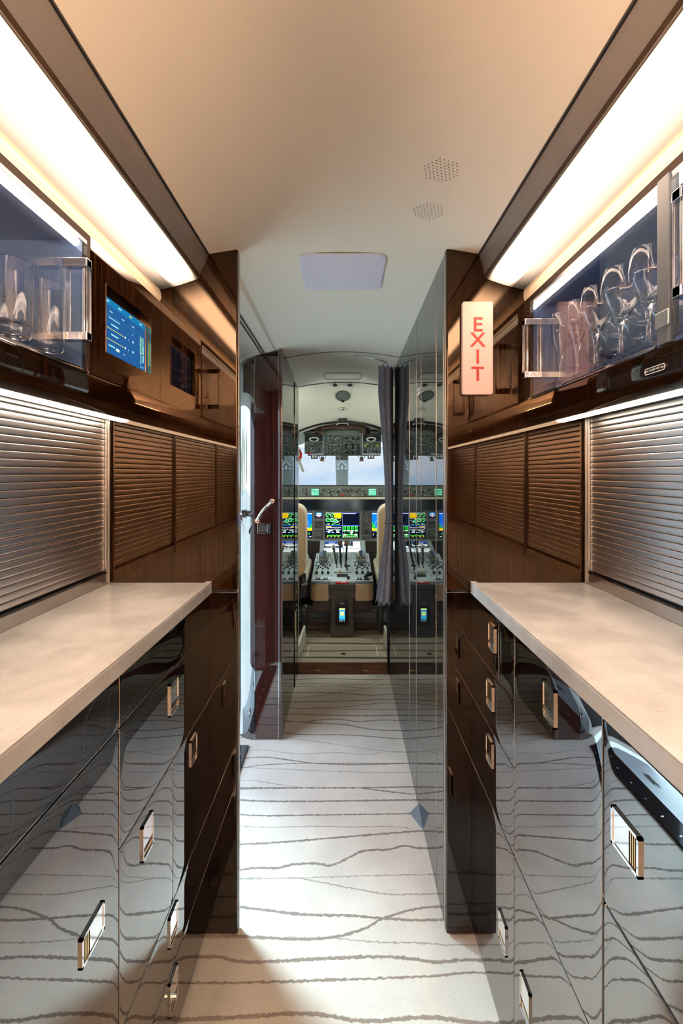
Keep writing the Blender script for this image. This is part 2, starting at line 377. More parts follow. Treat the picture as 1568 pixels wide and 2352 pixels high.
# ------------------------------------------------------------------ setting: shell
YF, YB = 1.217, -.36
bm = NB(); box(bm, -.5, .95, -1.7, 2.81, -.04, 0); box(bm, -.95, -.5, -1.7, 1.235, -.04, 0); box(bm, -.95, -.5, 2.2, 2.81, -.04, 0)
struct('floor', bm, 'carpet')
def interp(t, tab):
    for (a, va), (b, vb) in zip(tab, tab[1:]):
        if t <= b: 
            q = max(0, (t - a) / (b - a)); return va + (vb - va) * q
    return tab[-1][1]
ZC = [(-1.7, 1.831), (1.25, 1.831), (2.27, 1.819), (2.6, 1.808), (2.85, 1.787), (3.05, 1.745), (3.25, 1.685), (3.45, 1.607), (4.6, 1.50)]
KK = [(-1.7, .26), (1.25, .26), (2.27, .38), (2.85, .38), (3.45, .62), (4.6, .5)]
def ceilz(x, y):
    a = min(abs(x), .42); return interp(y, ZC) - interp(y, KK) * a * a - max(0, abs(x) - .42) * .28
bm = NB(); xs = [-.97 + 1.94 * i / 48 for i in range(49)]; ys = [-1.7, -1, 0, .6, 1.25] + [1.25 + .1 * k for k in range(1, 29)]
g = [[bm.verts.new((x, y, ceilz(x, y))) for x in xs] for y in ys]
for a, b in zip(g, g[1:]):
    for k in range(48): bm.faces.new((a[k], a[k + 1], b[k + 1], b[k]))
ce = struct('ceiling', bm, 'ceil', smooth=True)
# ceiling seams in the vestibule and cockpit
def seam(y, x0, x1, w_=.0022, mat='dgrey', name='trim_1'):
    bm = NB(); n = 16
    for k in range(n):
        a = x0 + (x1 - x0) * k / n; b = x0 + (x1 - x0) * (k + 1) / n
        hexa(bm, [(a, y - w_, ceilz(a, y) - .003), (b, y - w_, ceilz(b, y) - .003), (b, y + w_, ceilz(b, y) - .003), (a, y + w_, ceilz(a, y) - .003),
                  (a, y - w_, ceilz(a, y)), (b, y - w_, ceilz(b, y)), (b, y + w_, ceilz(b, y)), (a, y + w_, ceilz(a, y))])
    return struct(name, bm, mat)
seam(2.27, -.34, .27, .0015, 'grey', 'trim_1'); seam(2.86, -.9, .9, .002, 'grey', 'trim_2')

# hull and end walls
bm = NB(); box(bm, -.97, -.95, -1.7, 1.235, -.04, 1.95); struct('wall_left', bm, 'cream')
bm = NB(); box(bm, .95, .97, -1.7, 3.27, -.04, 1.95); box(bm, .95, .97, 3.27, 4.7, -.04, 1.02); struct('wall_right', bm, 'cream')
bm = NB(); box(bm, -.97, .97, -1.72, -1.7, -.04, 1.95); struct('wall_aft', bm, 'fascia')
# entry wall with the door opening
bm = NB()
box(bm, -.56, -.50, 1.30, 2.115, 1.60, 1.95)
struct('wall_entry', bm, 'cream')
bm = NB(); box(bm, -.97, -.50, 1.238, 1.30, -.04, 1.95); struct('wall_entry_aft', bm, 'redwood')
# bulkheads at the galley front, two panels each
def bulkhead(side, edge, name):
    bm = NB(); box(bm, side * .95, side * (edge + .012), YF + .006, YF + .020, 0, 1.83); w_ = struct(name, bm, 'black')
    for z0, z1, m in ((.911, 1.83, 'wood'), (.004, .9075, 'lacquer_low')):
        bm = NB(); box(bm, side * edge, side * .95, YF, YF + .018, z0, z1); o = obj('panel', bm, m, w_, bevel=.004, bseg=4)
    bm = NB(); box(bm, side * (edge - .0012), side * (edge + .004), YF + .014, YF + .024, .002, 1.815); obj('edge_strip', bm, 'steel', w_)
    return w_
bulkhead(-1, .281, 'wall_forward_left'); bulkhead(1, .270, 'wall_forward_right')
for side, edge, nm in ((-1, .36, 'wall_aft_left'), (1, .35, 'wall_aft_right')):
    bm = NB(); box(bm, side * edge, side * .95, YB - .03, YB, 0, 1.84); struct(nm, bm, 'wood', bevel=.004)

# ------------------------------------------------------------------ aft cabin behind the camera: added fill strips, out of view, to brighten the ceiling
for s_, side in ((-1, 'touch screen'), (1, 'exit sign')):
    t = thing('cabin_fill', 'added unseen fill light strip in the cabin behind the galley, %s side' % side, 'light', (s_ * .80, -1.05, 1.45))
    bm = NB(); box(bm, s_ * .72, s_ * .949, -1.69, -.40, 1.40, 1.44); obj('housing', bm, 'cream', t)
    bm = NB(); box(bm, s_ * .74, s_ * .93, -1.68, -.41, 1.4402, 1.447); obj('lens', bm, emit('cabin_fill_lens', (1, .62, .40), 1000), t)
# ------------------------------------------------------------------ galley both sides
P = {-1: dict(n='left', cab=.352, top=.348, sh=.62, up=.483, ci=.3846, ce=.4845, fx=.356, toe=.048),
     1: dict(n='right', cab=.336, top=.332, sh=.637, up=.474, ci=.375, ce=.4745, fx=.3536, toe=.03)}
def latch(parent, s, X, Y, Z, w_, h_, horiz=False, lock=False):
    """flush paddle latch: chrome frame, mirror paddle, dark finger recess"""
    x = s * X; o = -s
    bm = NB()
    for (a, b, c, d) in ((-w_, w_, h_ - .0035, h_), (-w_, w_, -h_, -h_ + .0035), (-w_, -w_ + .0035, -h_, h_), (w_ - .0035, w_, -h_, h_)):
        box(bm, x, x + o * .0032, Y + a, Y + b, Z + c, Z + d, 0)
    if horiz:
        k = -w_ + .66 * 2 * w_ if s > 0 else -w_ + .34 * 2 * w_
        yp = (Y - w_ * .9, Y + w_ * .30) if s < 0 else (Y - w_ * .30, Y + w_ * .9)
        yp = (Y - w_ * .3, Y + w_ * .9); yr = (Y - w_ * .9, Y - w_ * .34)
        box(bm, x, x + o * .0022, yp[0], yp[1], Z - h_ * .86, Z + h_ * .86, 0)
        box(bm, x, x + o * .0008, yr[0], yr[1], Z - h_ * .86, Z + h_ * .86, 1)
        for q in range(4): box(bm, x, x + o * .0016, yr[0] + .0016 + q * (yr[1] - yr[0]) / 4, yr[0] + .0032 + q * (yr[1] - yr[0]) / 4, Z - h_ * .8, Z + h_ * .8, 2)  # gold bars paint a warm reflection into the recess
    else:
        box(bm, x, x + o * .0022, Y - w_ * .86, Y + w_ * .86, Z - h_ * .32, Z + h_ * .9, 0)
        box(bm, x, x + o * .0008, Y - w_ * .86, Y + w_ * .86, Z - h_ * .9, Z - h_ * .36, 1)
        box(bm, x, x + o * .0016, Y - w_ * .8, Y + w_ * .8, Z - h_ * .74, Z - h_ * .62, 2)  # gold bar painted in for the reflection low on the latch
    if lock: tube(bm, [(x, Y - w_ * .5, Z), (x + o * .012, Y - w_ * .5, Z)], .006, 12, 0)
    return obj('latch', bm, ['chrome', 'black', 'gold'], parent)
def front(cab, s, X, y0, y1, z0, z1, name='drawer', g=.0014):
    bm = NB(); ds = (0, .0006, .002, .0045, .008, .0125, .018, .025)
    def cuts(a, b):
        m = (b - a) / 2 * .98; d_ = [d for d in ds if d < m]; return [a + d for d in d_] + [b - d for d in d_[::-1]]
    ya, yb, za, zb = y0 + g, y1 - g, z0 + g, z1 - g; Y_ = cuts(ya, yb); Z_ = cuts(za, zb)
    def sag(d): return .00042 * max(0, 1 - d / .02) ** 2.2 + (.001 if d < .0003 else 0)
    G = [[bm.verts.new((s * (X + sag(min(y - ya, yb - y)) + sag(min(z - za, zb - z))), y, z)) for z in Z_] for y in Y_]
    for i in range(len(Y_) - 1):
        for j in range(len(Z_) - 1): bm.faces.new((G[i][j], G[i + 1][j], G[i + 1][j + 1], G[i][j + 1]))
    ring = [G[i][0] for i in range(len(Y_))] + G[-1][1:] + [G[i][-1] for i in range(len(Y_) - 2, -1, -1)] + G[0][-2:0:-1]
    bk = [bm.verts.new((s * (X + .018), v.co.y, v.co.z)) for v in ring]; n = len(ring)
    for k in range(n): bm.faces.new((ring[k], ring[(k + 1) % n], bk[(k + 1) % n], bk[k]))
    bm.faces.new(bk)
    return obj(name, bm, 'lacquer', cab, smooth=True)
def cabinet(s, y0, y1, label, grp):
    p = P[s]; t = thing('base_cabinet', label, 'cabinet', (s * (p['cab'] + .15), (y0 + y1) / 2, 0))
    bm = NB(); box(bm, s * (p['cab'] + .021), s * (p['cab'] + .36), y0, y1, .0, .9); obj('carcass', bm, 'black', t)
    return t
l = P[-1]; X = l['cab']
c1 = cabinet(-1, .7228, YF - .001, 'glossy black base cabinet with five fronts, at the bulkhead on the touch screen side', 0)
for (a, b, z0, z1, nm, L_) in ((.7228, YF, .8187, .902, 'top_rail', None), (.7228, YF, .629, .8187, 'drawer', (.952, .761, .023, .033)),
                              (.7228, .9494, .3385, .629, 'door', (.8237, .5727, .0215, .031)), (.9494, YF, .3385, .629, 'door', (1.078, .574, .0215, .031)),
                              (.7228, YF, .208, .3385, 'drawer', (.949, .2925, .0215, .031)), (.7228, YF, .048, .208, 'drawer', (.949, .157, .0215, .034))):
    d = front(c1, -1, X, a, b, z0, z1, nm)
    if L_: latch(d, -1, X, L_[0], L_[1], L_[2], L_[3], lock=(z0 < .1))
c2 = cabinet(-1, YB, .7222, 'glossy black base cabinet with a tall door, below the glass tumblers', 0)
front(c2, -1, X, .2, .7222, .8187, .902, 'top_rail'); d = front(c2, -1, X, .2, .7222, .048, .8187, 'door'); latch(d, -1, X, .6444, .577, .029, .0205, True)
front(c2, -1, X, YB, .2, .8187, .902, 'top_rail'); front(c2, -1, X, YB, .2, .048, .8187, 'door')
X = P[1]['cab']
c3 = cabinet(1, .6010, YF - .001, 'glossy black base cabinet of stacked small drawers below the exit sign', 0)
for (a, b, z0, z1, nm, L_) in ((1.006, YF, .7674, .902, 'drawer', (1.0475, .8465, .0215, .031)), (.913, 1.006, .7674, .902, 'drawer', None), (.913, YF, .635, .7674, 'drawer', (1.063, .7085, .0215, .031)),
                              (.913, YF, .462, .635, 'drawer', (1.066, .578, .0215, .031)), (.6010, .913, .462, .902, 'door', (.7546, .843, .0215, .031)),
                              (.913, YF, .03, .462, 'door', (.9758, .249, .0215, .031)), (.6010, .913, .03, .462, 'door', (.854, .245, .0215, .034))):
    d = front(c3, 1, X, a, b, z0, z1, nm)
    if L_: latch(d, 1, X, L_[0], L_[1], L_[2], L_[3])
c4 = cabinet(1, YB, .6002, 'glossy black base cabinet with one wide chrome latch on the exit sign side', 0)
d = front(c4, 1, X, .18, .6000, .6645, .902, 'door', .0022); latch(d, 1, X, .5496, .783, .027, .0235, True); front(c4, 1, X, .18, .6000, .03, .6645, 'door', .002)
front(c4, 1, X, YB, .18, .03, .902, 'door')

for s in (-1, 1):
    p = P[s]; sd_ = 'touch screen' if s < 0 else 'exit sign'
    # worktop
    bm = NB(); box(bm, s * p['top'], s * (p['sh'] + .03), YB + .002, YF - .0005, .903, .9325)
    t = obj('worktop', bm, 'stone', None, bevel=.0035)
    tag(t, 'beige mottled stone worktop along the side of the %s' % sd_, 'worktop')
    bm = NB(); box(bm, s * p['top'], s * (p['top'] + .016), YB + .002, YF - .0005, .9325, .9355); obj('raised_edge', bm, 'stone', t, bevel=.001, bseg=2)
    # tambour shutters
    for i, (y0, y1) in enumerate((((.762, 1.194), (.212, .738), (YB + .01, .188)) if s < 0 else ((.83, 1.194), (.212, .806), (YB + .01, .188)))):
        t = thing('tambour_shutter', ('ribbed metal roller shutter on the %s side, %s' % (sd_, ('the one touching the bulkhead', 'nearer the camera', 'behind the camera end')[i])), 'shutter', (s * p['sh'], (y0 + y1) / 2, .9325), 'tambour shutters above the worktops')
        z = .968; pitch = .0147; first = None
        while z < 1.392:
            if first is None:
                bm = NB(); prof = []
                for k in range(7):
                    a = math.pi * k / 6; prof.append((s * (p['sh'] + .0012 - .0007 * math.sin(a) ** .5), z + .0005 + (pitch - .0014) * (1 - math.cos(a)) / 2))
                prof += [(s * (p['sh'] + .006), z + pitch - .0009), (s * (p['sh'] + .006), z + .0005)]
                prism(bm, prof, y0, y1); first = obj('slat', bm, 'slat', t, smooth=True); zz = z
            else:
                c = first.copy(); C.objects.link(c); c.location = (0, 0, z - zz)
            z += pitch
        bm = NB(); box(bm, s * (p['sh'] + .006), s * (p['sh'] + .012), y0, y1, .94, 1.40); obj('backing', bm, 'black', t)
        bm = NB(); box(bm, s * (p['sh'] - .006), s * (p['sh'] + .006), y0, y1, .9612, .9655); obj('bottom_bar', bm, 'blackgloss', t)
        bm = NB(); box(bm, s * (p['sh'] - .004), s * (p['sh'] + .01), y0 - .002, y1 + .002, .9330, .9605); obj('rail', bm, 'steel', t, bevel=.001)
        for yy, w_ in (((y1 + .0115, .010), (y0 - .012, .0105)) if i == 0 else ((y0 - .012, .0105),)):
            bm = NB(); box(bm, s * (p['sh'] - .005), s * (p['sh'] + .01), yy - w_, yy + w_, .9340, 1.40); box(bm, s * (p['sh'] - .008), s * (p['sh'] - .004), yy - .002, yy + .005, .9340, 1.40)
            obj('side_post', bm, 'steel', t, bevel=.001)
    # upper cabinets: carcass back, top, bottom with the lip
    u = p['up']
    def lip(bm, y0, y1, mi=0):
        prism(bm, [(s * u, 1.409), (s * u, 1.372), (s * (u + .004), 1.362), (s * (u + .014), 1.354), (s * (u + .05), 1.352), (s * (u + .05), 1.409)], y0, y1, mi)
    # under-cabinet LED
    bm = NB(); box(bm, s * (u + .051), s * (p['sh'] + .02), YB + .002, YF - .0006, 1.366, 1.372, 0)
    tt = obj('soffit', bm, 'fascia', None); tt['kind'] = 'structure'; tt.name = 'trim_3' if s < 0 else 'trim_4'
    t = thing('led_strip', 'warm white light strip under the upper cabinets on the %s side' % sd_, 'light', (s * (u + .09), .4, 1.36))
    bm = NB(); pr = []
    for k in range(9):
        a = math.pi * k / 8; pr.append((s * (u + .098 - .017 * math.cos(a)), 1.3625 - .009 * math.sin(a)))
    pr += [(s * (u + .115), 1.3655), (s * (u + .081), 1.3655)]
    prism(bm, pr, YB + .003, YF - .002); obj('lens', bm, 'led', t, smooth=True)
    bm = NB(); box(bm, s * (u + .055), s * (u + .079), YB + .003, YF - .002, 1.358, 1.3655); box(bm, s * (u + .117), s * (u + .125), YB + .003, YF - .002, 1.358, 1.3655); obj('housing', bm, 'steel', t)
    # cove light
    t = thing('cove_light', 'long glowing warm cove light panel above the %s side' % sd_, 'light', (s * p['ci'], .4, 1.72))
    ci, ce_ = p['ci'], p['ce']; z0, z1 = 1.733, 1.7045; n = 10
    bm = NB(); uvl = bm.loops.layers.uv.new('UVMap')
    y0_, y1_ = YB, YF - .0008; pts = []
    for k in range(n + 1):
        q = k / n; xx_ = ci + (ce_ - ci) * q; zz_ = z0 + (z1 - z0) * q - .003 * math.sin(math.pi * q)
        pts.append((xx_, zz_, q))
    for a, b in zip(pts, pts[1:]):
        vs = [bm.verts.new((s * a[0], y0_, a[1])), bm.verts.new((s * b[0], y0_, b[1])), bm.verts.new((s * b[0], y1_, b[1])), bm.verts.new((s * a[0], y1_, a[1]))]
        f = bm.faces.new(vs)
        for lp, uvv in zip(f.loops, ((a[2], 0), (b[2], 0), (b[2], 1), (a[2], 1))): lp[uvl].uv = uvv
    obj('diffuser', bm, 'cove', t, smooth=True)
    bm = NB(); box(bm, s * ci, s * ce_, YB, YF - .001, 1.737, 1.742); obj('housing', bm, 'black', t)
    # fascia between ceiling and cove, and valance between cove and cabinet tops
    bm = NB(); fx = p['fx']
    prism(bm, [(s * fx, 1.803), (s * (fx + .0085), 1.7755), (s * (ci - .006), 1.748), (s * (ci - .0015), 1.7335), (s * (ci + .004), 1.7335), (s * (ci + .004), 1.80), (s * (fx + .02), 1.803)], YB, YF - .0008)
    fo = obj('trim_5' if s < 0 else 'trim_6', bm, 'fascia'); fo['kind'] = 'structure'
    bm = NB(); box(bm, s * (fx - .0012), s * (fx + .003), YB, YF - .001, 1.794, 1.799); obj('shadow_gap', bm, 'black', fo)
    bm = NB(); prism(bm, [(s * (ci + .0005), 1.7328), (s * (ci + .003), 1.7328), (s * (ci - .0045), 1.7425), (s * (ci - .0068), 1.7415)], YB, YF - .0012); obj('wood_edge', bm, pbr('edge_brown', (.03, .018, .01), .6, ior=1.3), fo)
    bm = NB(); pr = [(s * ce_, 1.7043), (s * (ce_ - .0015), 1.698), (s * (u - .002 + .0), 1.684), (s * (u + .002), 1.672), (s * (u + .02), 1.672), (s * (ce_ + .02), 1.7043)]
    prism(bm, pr, YB, YF - .0008); vo = obj('trim_7' if s < 0 else 'trim_8', bm, 'valance', smooth=False); vo['kind'] = 'structure'

    # glazed part
    gy0, gy1 = (YB + .002, .878) if s < 0 else (YB + .002, YF - .001)
    if s < 0: lab = 'glass-fronted upper cabinet holding tumblers, beside the touch screen'
    else: lab = 'glass-fronted upper cabinet holding wine glasses, next to the exit sign'
    uc = thing('upper_cabinet', lab, 'cabinet', (s * (u + .1), .4, 1.41))
    bm = NB(); back = u + .20
    box(bm, s * back, s * (back + .01), gy0, gy1, 1.41, 1.67)      # back
    box(bm, s * (u + .006), s * back, gy0, gy0 + .012, 1.41, 1.67); box(bm, s * (u + .006), s * back, gy1 - .012, gy1, 1.41, 1.67)
    box(bm, s * (u + .006), s * back, gy0, gy1, 1.658, 1.67); box(bm, s * (u + .006), s * back, gy0, gy1, 1.41, 1.418)
    obj('carcass', bm, 'bluegrey', uc)
    bm = NB(); lip(bm, gy0, gy1); obj('lower_lip', bm, 'wood', uc, smooth=True)
    bm = NB(); box(bm, s * (u + .0), s * (u + .008), gy0, gy1, 1.657, 1.671)
    if s < 0: box(bm, s * u, s * (u + .008), .866, .878, 1.411, 1.657)
    else: box(bm, s * u, s * (u + .008), 1.176, gy1, 1.411, 1.657)
    obj('face_frame', bm, pbr('frame_brown', S(40, 30, 24), .7, ior=1.2), uc)
    bm = NB(); box(bm, s * (u + .022), s * (u + .19), gy0 + .014, gy1 - .014, 1.432, 1.440); obj('glass_shelf', bm, 'doorglass', uc)
    bm = NB(); box(bm, s * (u + .014), s * (u + .022), gy0 + .014, gy1 - .014, 1.646, 1.656); o_ = obj('inner_fill', bm, emit('inner_fill', (1, .84, .66), 4), uc)  # glowing strip added to brighten the cabinet inside
    doors = ((.33, .8655), (YB + .01, .325)) if s < 0 else ((.697, 1.1745), (.2, .668), (YB + .01, .195))
    for i, (a, b) in enumerate(doors):
        bm = NB(); box(bm, s * (u - .001), s * (u + .006), a, b, 1.4095, 1.656); gd = obj('glass_door', bm, 'doorglass', uc)
        hy = {0: .7975 if s < 0 else 1.109, 1: (-.05 if s < 0 else .60), 2: .1}[i]
        if i == 0 or s > 0 and i == 1:
            bm = NB()
            box(bm, s * (u - .001), s * (u - .007), hy - .008, hy + .008, 1.449, 1.589, 1)
            box(bm, s * (u - .034), s * (u - .043), hy - .0075, hy + .0075, 1.449, 1.589, 1)
            box(bm, s * (u - .0011), s * (u - .043), hy - .0085, hy + .0085, 1.575, 1.5895, 0); box(bm, s * (u - .0011), s * (u - .043), hy - .0085, hy + .0085, 1.4485, 1.463, 0)
            obj('handle', bm, ['chrome', 'acrylic'], gd, bevel=.0012, bseg=2)
            if i == 0:
                bm = NB(); prism(bm, [(s * (u - .002), 1.4085), (s * (u - .002), 1.414), (s * (u - .006), 1.4085)], a, b); obj('bevelled_edge', bm, 'acrylic', gd)
    if s > 0:
        bm = NB(); box(bm, u - .004, u + .012, .669, .694, 1.411, 1.657); obj('stile', bm, 'slate', uc, bevel=.001)
        bm = NB(); box(bm, u - .006, u - .003, .667, .696, 1.436, 1.459); obj('clip', bm, 'steel', uc, bevel=.001)
# wood-faced unit with the touch screen
u = .483
wc = thing('upper_cabinet', 'dark wood upper cabinet panel with the recessed touch screen, against the bulkhead', 'cabinet', (-(u + .1), 1.05, 1.41))
sy0, sy1, sz0, sz1 = .936, 1.156, 1.4665, 1.605
bm = NB()
for a, b, c, d in ((.8795, sy0, 1.4105, 1.6705), (sy1, YF - .001, 1.4105, 1.6705), (sy0, sy1, 1.4105, sz0), (sy0, sy1, sz1, 1.6705)):
    box(bm, -u, -(u + .02), a, b, c, d)
box(bm, -(u + .0205), -(u + .2), .8795, YF - .001, 1.4105, 1.6705)
bmesh.ops.remove_doubles(bm, verts=bm.verts, dist=1e-5); obj('fascia_panel', bm, 'wood', wc)
bm = NB(); prism(bm, [(-u, 1.409), (-u, 1.372), (-(u + .004), 1.362), (-(u + .014), 1.354), (-(u + .05), 1.352), (-(u + .05), 1.409)], .8795, YF - .001); obj('lower_lip', bm, 'wood', wc, smooth=True)
ts = thing('touch_screen', 'blue touch screen with yellow sliders recessed in the dark wood panel', 'screen', (-(u + .019), 1.046, 1.535))
bm = NB(); box(bm, -(u + .014), -(u + .0202), sy0 + .001, sy1 - .001, sz0 + .001, sz1 - .001); obj('bezel', bm, 'blackgloss', ts)
bm = NB()
for a, b in ((sy0, sy0 + .0012), (sy1 - .0012, sy1)): box(bm, -(u - .0006), -(u + .014), a, b, sz0, sz1)
obj('frame_edge', bm, 'gold', ts)
R = [(0, 0, 1, 1, (34, 84, 138)), (0, .88, 1, 1, (24, 112, 158))]
for a in (.13, .38, .62, .87): R.append((a - .03, .925, a + .035, .955, (160, 200, 205) if a != .62 else (190, 180, 110)))
R += [(0, .705, .74, .709, (90, 130, 170)), (.15, .655, .38, .675, (130, 200, 210)), (.2, .55, .35, .575, (150, 215, 220)), (.0, .47, .5, .479, (225, 225, 90)), (.49, .455, .515, .495, (200, 235, 240)),
      (.2, .37, .35, .395, (150, 215, 220)), (.0, .27, .5, .279, (225, 225, 90)), (.49, .255, .515, .295, (200, 235, 240)), (.15, .16, .28, .185, (150, 215, 220)), (.30, .13, .37, .18, (215, 240, 220)),
      (.46, .13, .49, .15, (150, 200, 210)), (.57, .46, .585, .48, (150, 200, 210)), (.57, .26, .585, .28, (150, 200, 210)), (.66, .46, .7, .5, (150, 200, 210)), (.66, .26, .7, .3, (150, 200, 210)), (.66, .61, .68, .63, (150, 200, 210))]
for a in (.2, .45, .68): R.append((a - .03, .77, a + .03, .79, (150, 200, 210)))
R += [(.84, .34, .95, .70, (70, 120, 125)), (.92, .18, .955, .33, (130, 200, 195)), (.92, .36, .955, .52, (130, 200, 195)), (.84, .345, .95, .35, (200, 200, 90))]
for k in range(13): R.append((.86, .14 + k * .042, .89, .165 + k * .042, (150, 215, 205)))
for k in range(4): R.append((.92, .54 + k * .038, .945, .562 + k * .038, (150, 215, 205)))
for k in range(2): R.append((.86 + k * .05, .06, .89 + k * .05, .09, (120, 190, 190)))
display('display', (-(u + .0139), sy0 + .004, sz0 + .004), (0, 1, 0), (0, 0, 1), sy1 - sy0 - .008, (sz1 - sz0) * .86, R, 'screen_soft', ts, n=(1, 0, 0))

# placard on the right cabinet lip
pl = thing('placard', 'small black placard with white lettering under the wine glasses', 'sign', (.4738, .702, 1.378))
bm = NB(); prism(bm, rrect(.679, .725, 1.3725, 1.3835, .003), .4722, .4738, 0, 'X'); obj('plate', bm, 'blackgloss', pl)
bm = NB(); A_ = rrect(.6795, .7245, 1.373, 1.383, .003); B_ = rrect(.6806, .7234, 1.3741, 1.3819, .0026)
va = [bm.verts.new((.4719, *q)) for q in A_]; vb = [bm.verts.new((.4719, *q)) for q in B_]
for k in range(len(va)): bm.faces.new((va[k], va[(k + 1) % len(va)], vb[(k + 1) % len(va)], vb[k]))
obj('border', bm, 'white', pl)
RX = Matrix(((0, 0, -1, .4718), (-1, 0, 0, .702), (0, 1, 0, 1.378), (0, 0, 0, 1)))
text('lettering', 'MAX COMPT WT 30 LB', .0046, 'white', pl, RX, .0001)

# ------------------------------------------------------------------ glassware
def tumbler(loc, label, h=.135, r=.031, g='tumblers in the glass cabinet'):
    bm = NB(); lathe(bm, [(0, 0), (r * .86, 0), (r * .88, .004), (r * .93, .03), (r, h), (r - .0012, h + .0006), (r - .0022, h), (r * .93 - .0022, .03), (r * .85, .022), (0, .019)], seg=24)
    o = obj('tumbler', bm, 'crystal', None, smooth=True); o.location = loc; return tag(o, label, 'glass', g)
def wineglass(loc, label, r=.034, h=.165, g='stemmed glasses in the glass cabinet'):
    b = .40 * h; bm = NB()
    pr = [(0, 0), (.029, 0), (.0292, .0012), (.012, .004), (.0045, .009), (.0036, b * .5), (.0045, b * .9), (r * .35, b + .006), (r * .72, b + .03 * h / .165), (r * .97, b + .3 * h), (r, b + .38 * h), (r * .93, b + .5 * h), (r * .82, h)]
    inner = [(q[0] - .0007, q[1]) for q in pr[:7:-1]] + [(r * .3, b + .011), (0, b + .005)]
    lathe(bm, pr + [(r * .82 - .00035, h + .0004)] + inner, seg=28)
    o = obj('wine_glass', bm, 'crystal', None, smooth=True); o.location = loc; return tag(o, label, 'glass', g)
def flute(loc, label, r=.0225, h=.175, g='stemmed glasses in the glass cabinet'):
    b = .36 * h; bm = NB()
    pr = [(0, 0), (.026, 0), (.0262, .0012), (.011, .004), (.0042, .008), (.0034, b * .6), (.005, b), (r * .6, b + .022), (r * .95, b + .055), (r, b + .075), (r * .86, h)]
    inner = [(q[0] - .0007, q[1]) for q in pr[:7:-1]] + [(r * .35, b + .014), (0, b + .006)]
    lathe(bm, pr + [(r * .86 - .00035, h + .0004)] + inner, seg=24)
    o = obj('champagne_flute', bm, 'crystal', None, smooth=True); o.location = loc; return tag(o, label, 'glass', g)
ORD = ['first', 'second', 'third', 'fourth', 'fifth', 'sixth']
ZS = 1.4402
for i, y in enumerate((.826, .741, .655, .57, .485)):
    tumbler((-.533, y, ZS), 'tall clear tumbler in the front row, %s from the touch screen' % ORD[i], .118)
for i, y in enumerate((.80, .715, .63, .545)):
    tumbler((-.607, y, ZS), 'shorter clear tumbler in the back row, %s from the touch screen' % ORD[i], .10, .033)
for i, (y, t_, a) in enumerate(((1.127, 'f', .0215), (1.044, 'f', .0215), (.969, 'w', .029), (.88, 'w', .0345), (.80, 'w', .031))):
    lab = ['slender champagne flute closest to the acrylic door handle', 'slender champagne flute between the first flute and the wine glasses', 'narrow wine glass next to the champagne flutes', 'round-bowled wine glass, widest in the front row', 'tall tapering wine glass closest to the dark upright bar'][i]
    (flute if t_ == 'f' else wineglass)((.527, y, ZS), lab, a, .168)
for i, (y, a) in enumerate(((1.13, .030), (1.05, .034), (.965, .034), (.88, .034), (.79, .034))):
    wineglass((.612, y, ZS), 'small stemmed glass in the back row, %s from the exit sign' % ORD[i], a, .13)
for i, y in enumerate((.63, .545)):
    tumbler((.527, y, ZS), ['tall clear tumbler just past the dark upright bar', 'tall clear tumbler at the picture edge, past the dark upright bar'][i], .16, .033)

# ------------------------------------------------------------------ exit sign
ex = thing('exit_sign', 'white lit EXIT sign with red vertical letters on the wood bulkhead', 'sign', (.348, YF, 1.547))
bm = NB(); prism(bm, rrect(.308, .388, 1.4255, 1.668, .006), YF - .0002, YF - .0145); obj('housing', bm, 'signwhite', ex, bevel=.0015)
for ch, z in zip('EXIT', (1.606, 1.566, 1.522, 1.477)):
    MX = Matrix.Translation((.348, YF - .0150, z)) @ Matrix.Rotation(math.pi / 2, 4, 'X') @ Matrix.Diagonal((1.06, 1.0, 1, 1))
    o = text('letter', ch, .052, 'signred', ex, MX, .0004, .0007)

# ------------------------------------------------------------------ ceiling fittings
cl = thing('ceiling_light', 'square flush ceiling light with rounded corners, unlit lavender lens', 'light', (0, 1.39, 1.82))
def ceilpatch(name, cx, cy_, w_, h_, r, drop, mat, parent):
    bm = NB(); pts = rrect(cx - w_, cx + w_, cy_ - h_, cy_ + h_, r, 5)
    t = [bm.verts.new((a, b, ceilz(a, b) - .0005)) for a, b in pts]; q = [bm.verts.new((a, b, ceilz(a, b) - drop)) for a, b in pts]
    n = len(pts)
    for k in range(n): bm.faces.new((t[k], t[(k + 1) % n], q[(k + 1) % n], q[k]))
    bm.faces.new(q); return obj(name, bm, mat, parent, bevel=.0012, bseg=2)
ceilpatch('lens', -.004, 1.395, .122, .118, .026, .005, 'lens', cl); ceilpatch('rim', -.004, 1.395, .125, .121, .028, .0028, 'white', cl)
for i, (px, py) in enumerate(((1013, 390), (983, 485))):
    y = F * .602 / (CY - py); x = (px - CX) / F * y
    bm = NB(); n = 0
    for a in range(-5, 6):
        for b in range(-5, 6):
            gx = (a + .5 * b) * .0088; gy = b * .0088 * .866; r2 = math.hypot(gx, gy)
            if r2 > .038: continue
            th = .25; dx = gx * math.cos(th) - gy * math.sin(th); dy = gx * math.sin(th) + gy * math.cos(th)
            q = [bm.verts.new((x + dx + .0014 * math.cos(t), y + dy + .0014 * math.sin(t), ceilz(x + dx, y + dy) - .0012)) for t in (k * math.pi / 4 for k in range(8))]
            bm.faces.new(q)
    t = obj('speaker_grille', bm, 'dgrey'); tag(t, ['round perforated speaker grille in the ceiling, nearer the camera', 'round perforated speaker grille in the ceiling, nearer the cockpit'][i], 'speaker', 'ceiling speaker grilles')
    t['kind'] = 'thing'

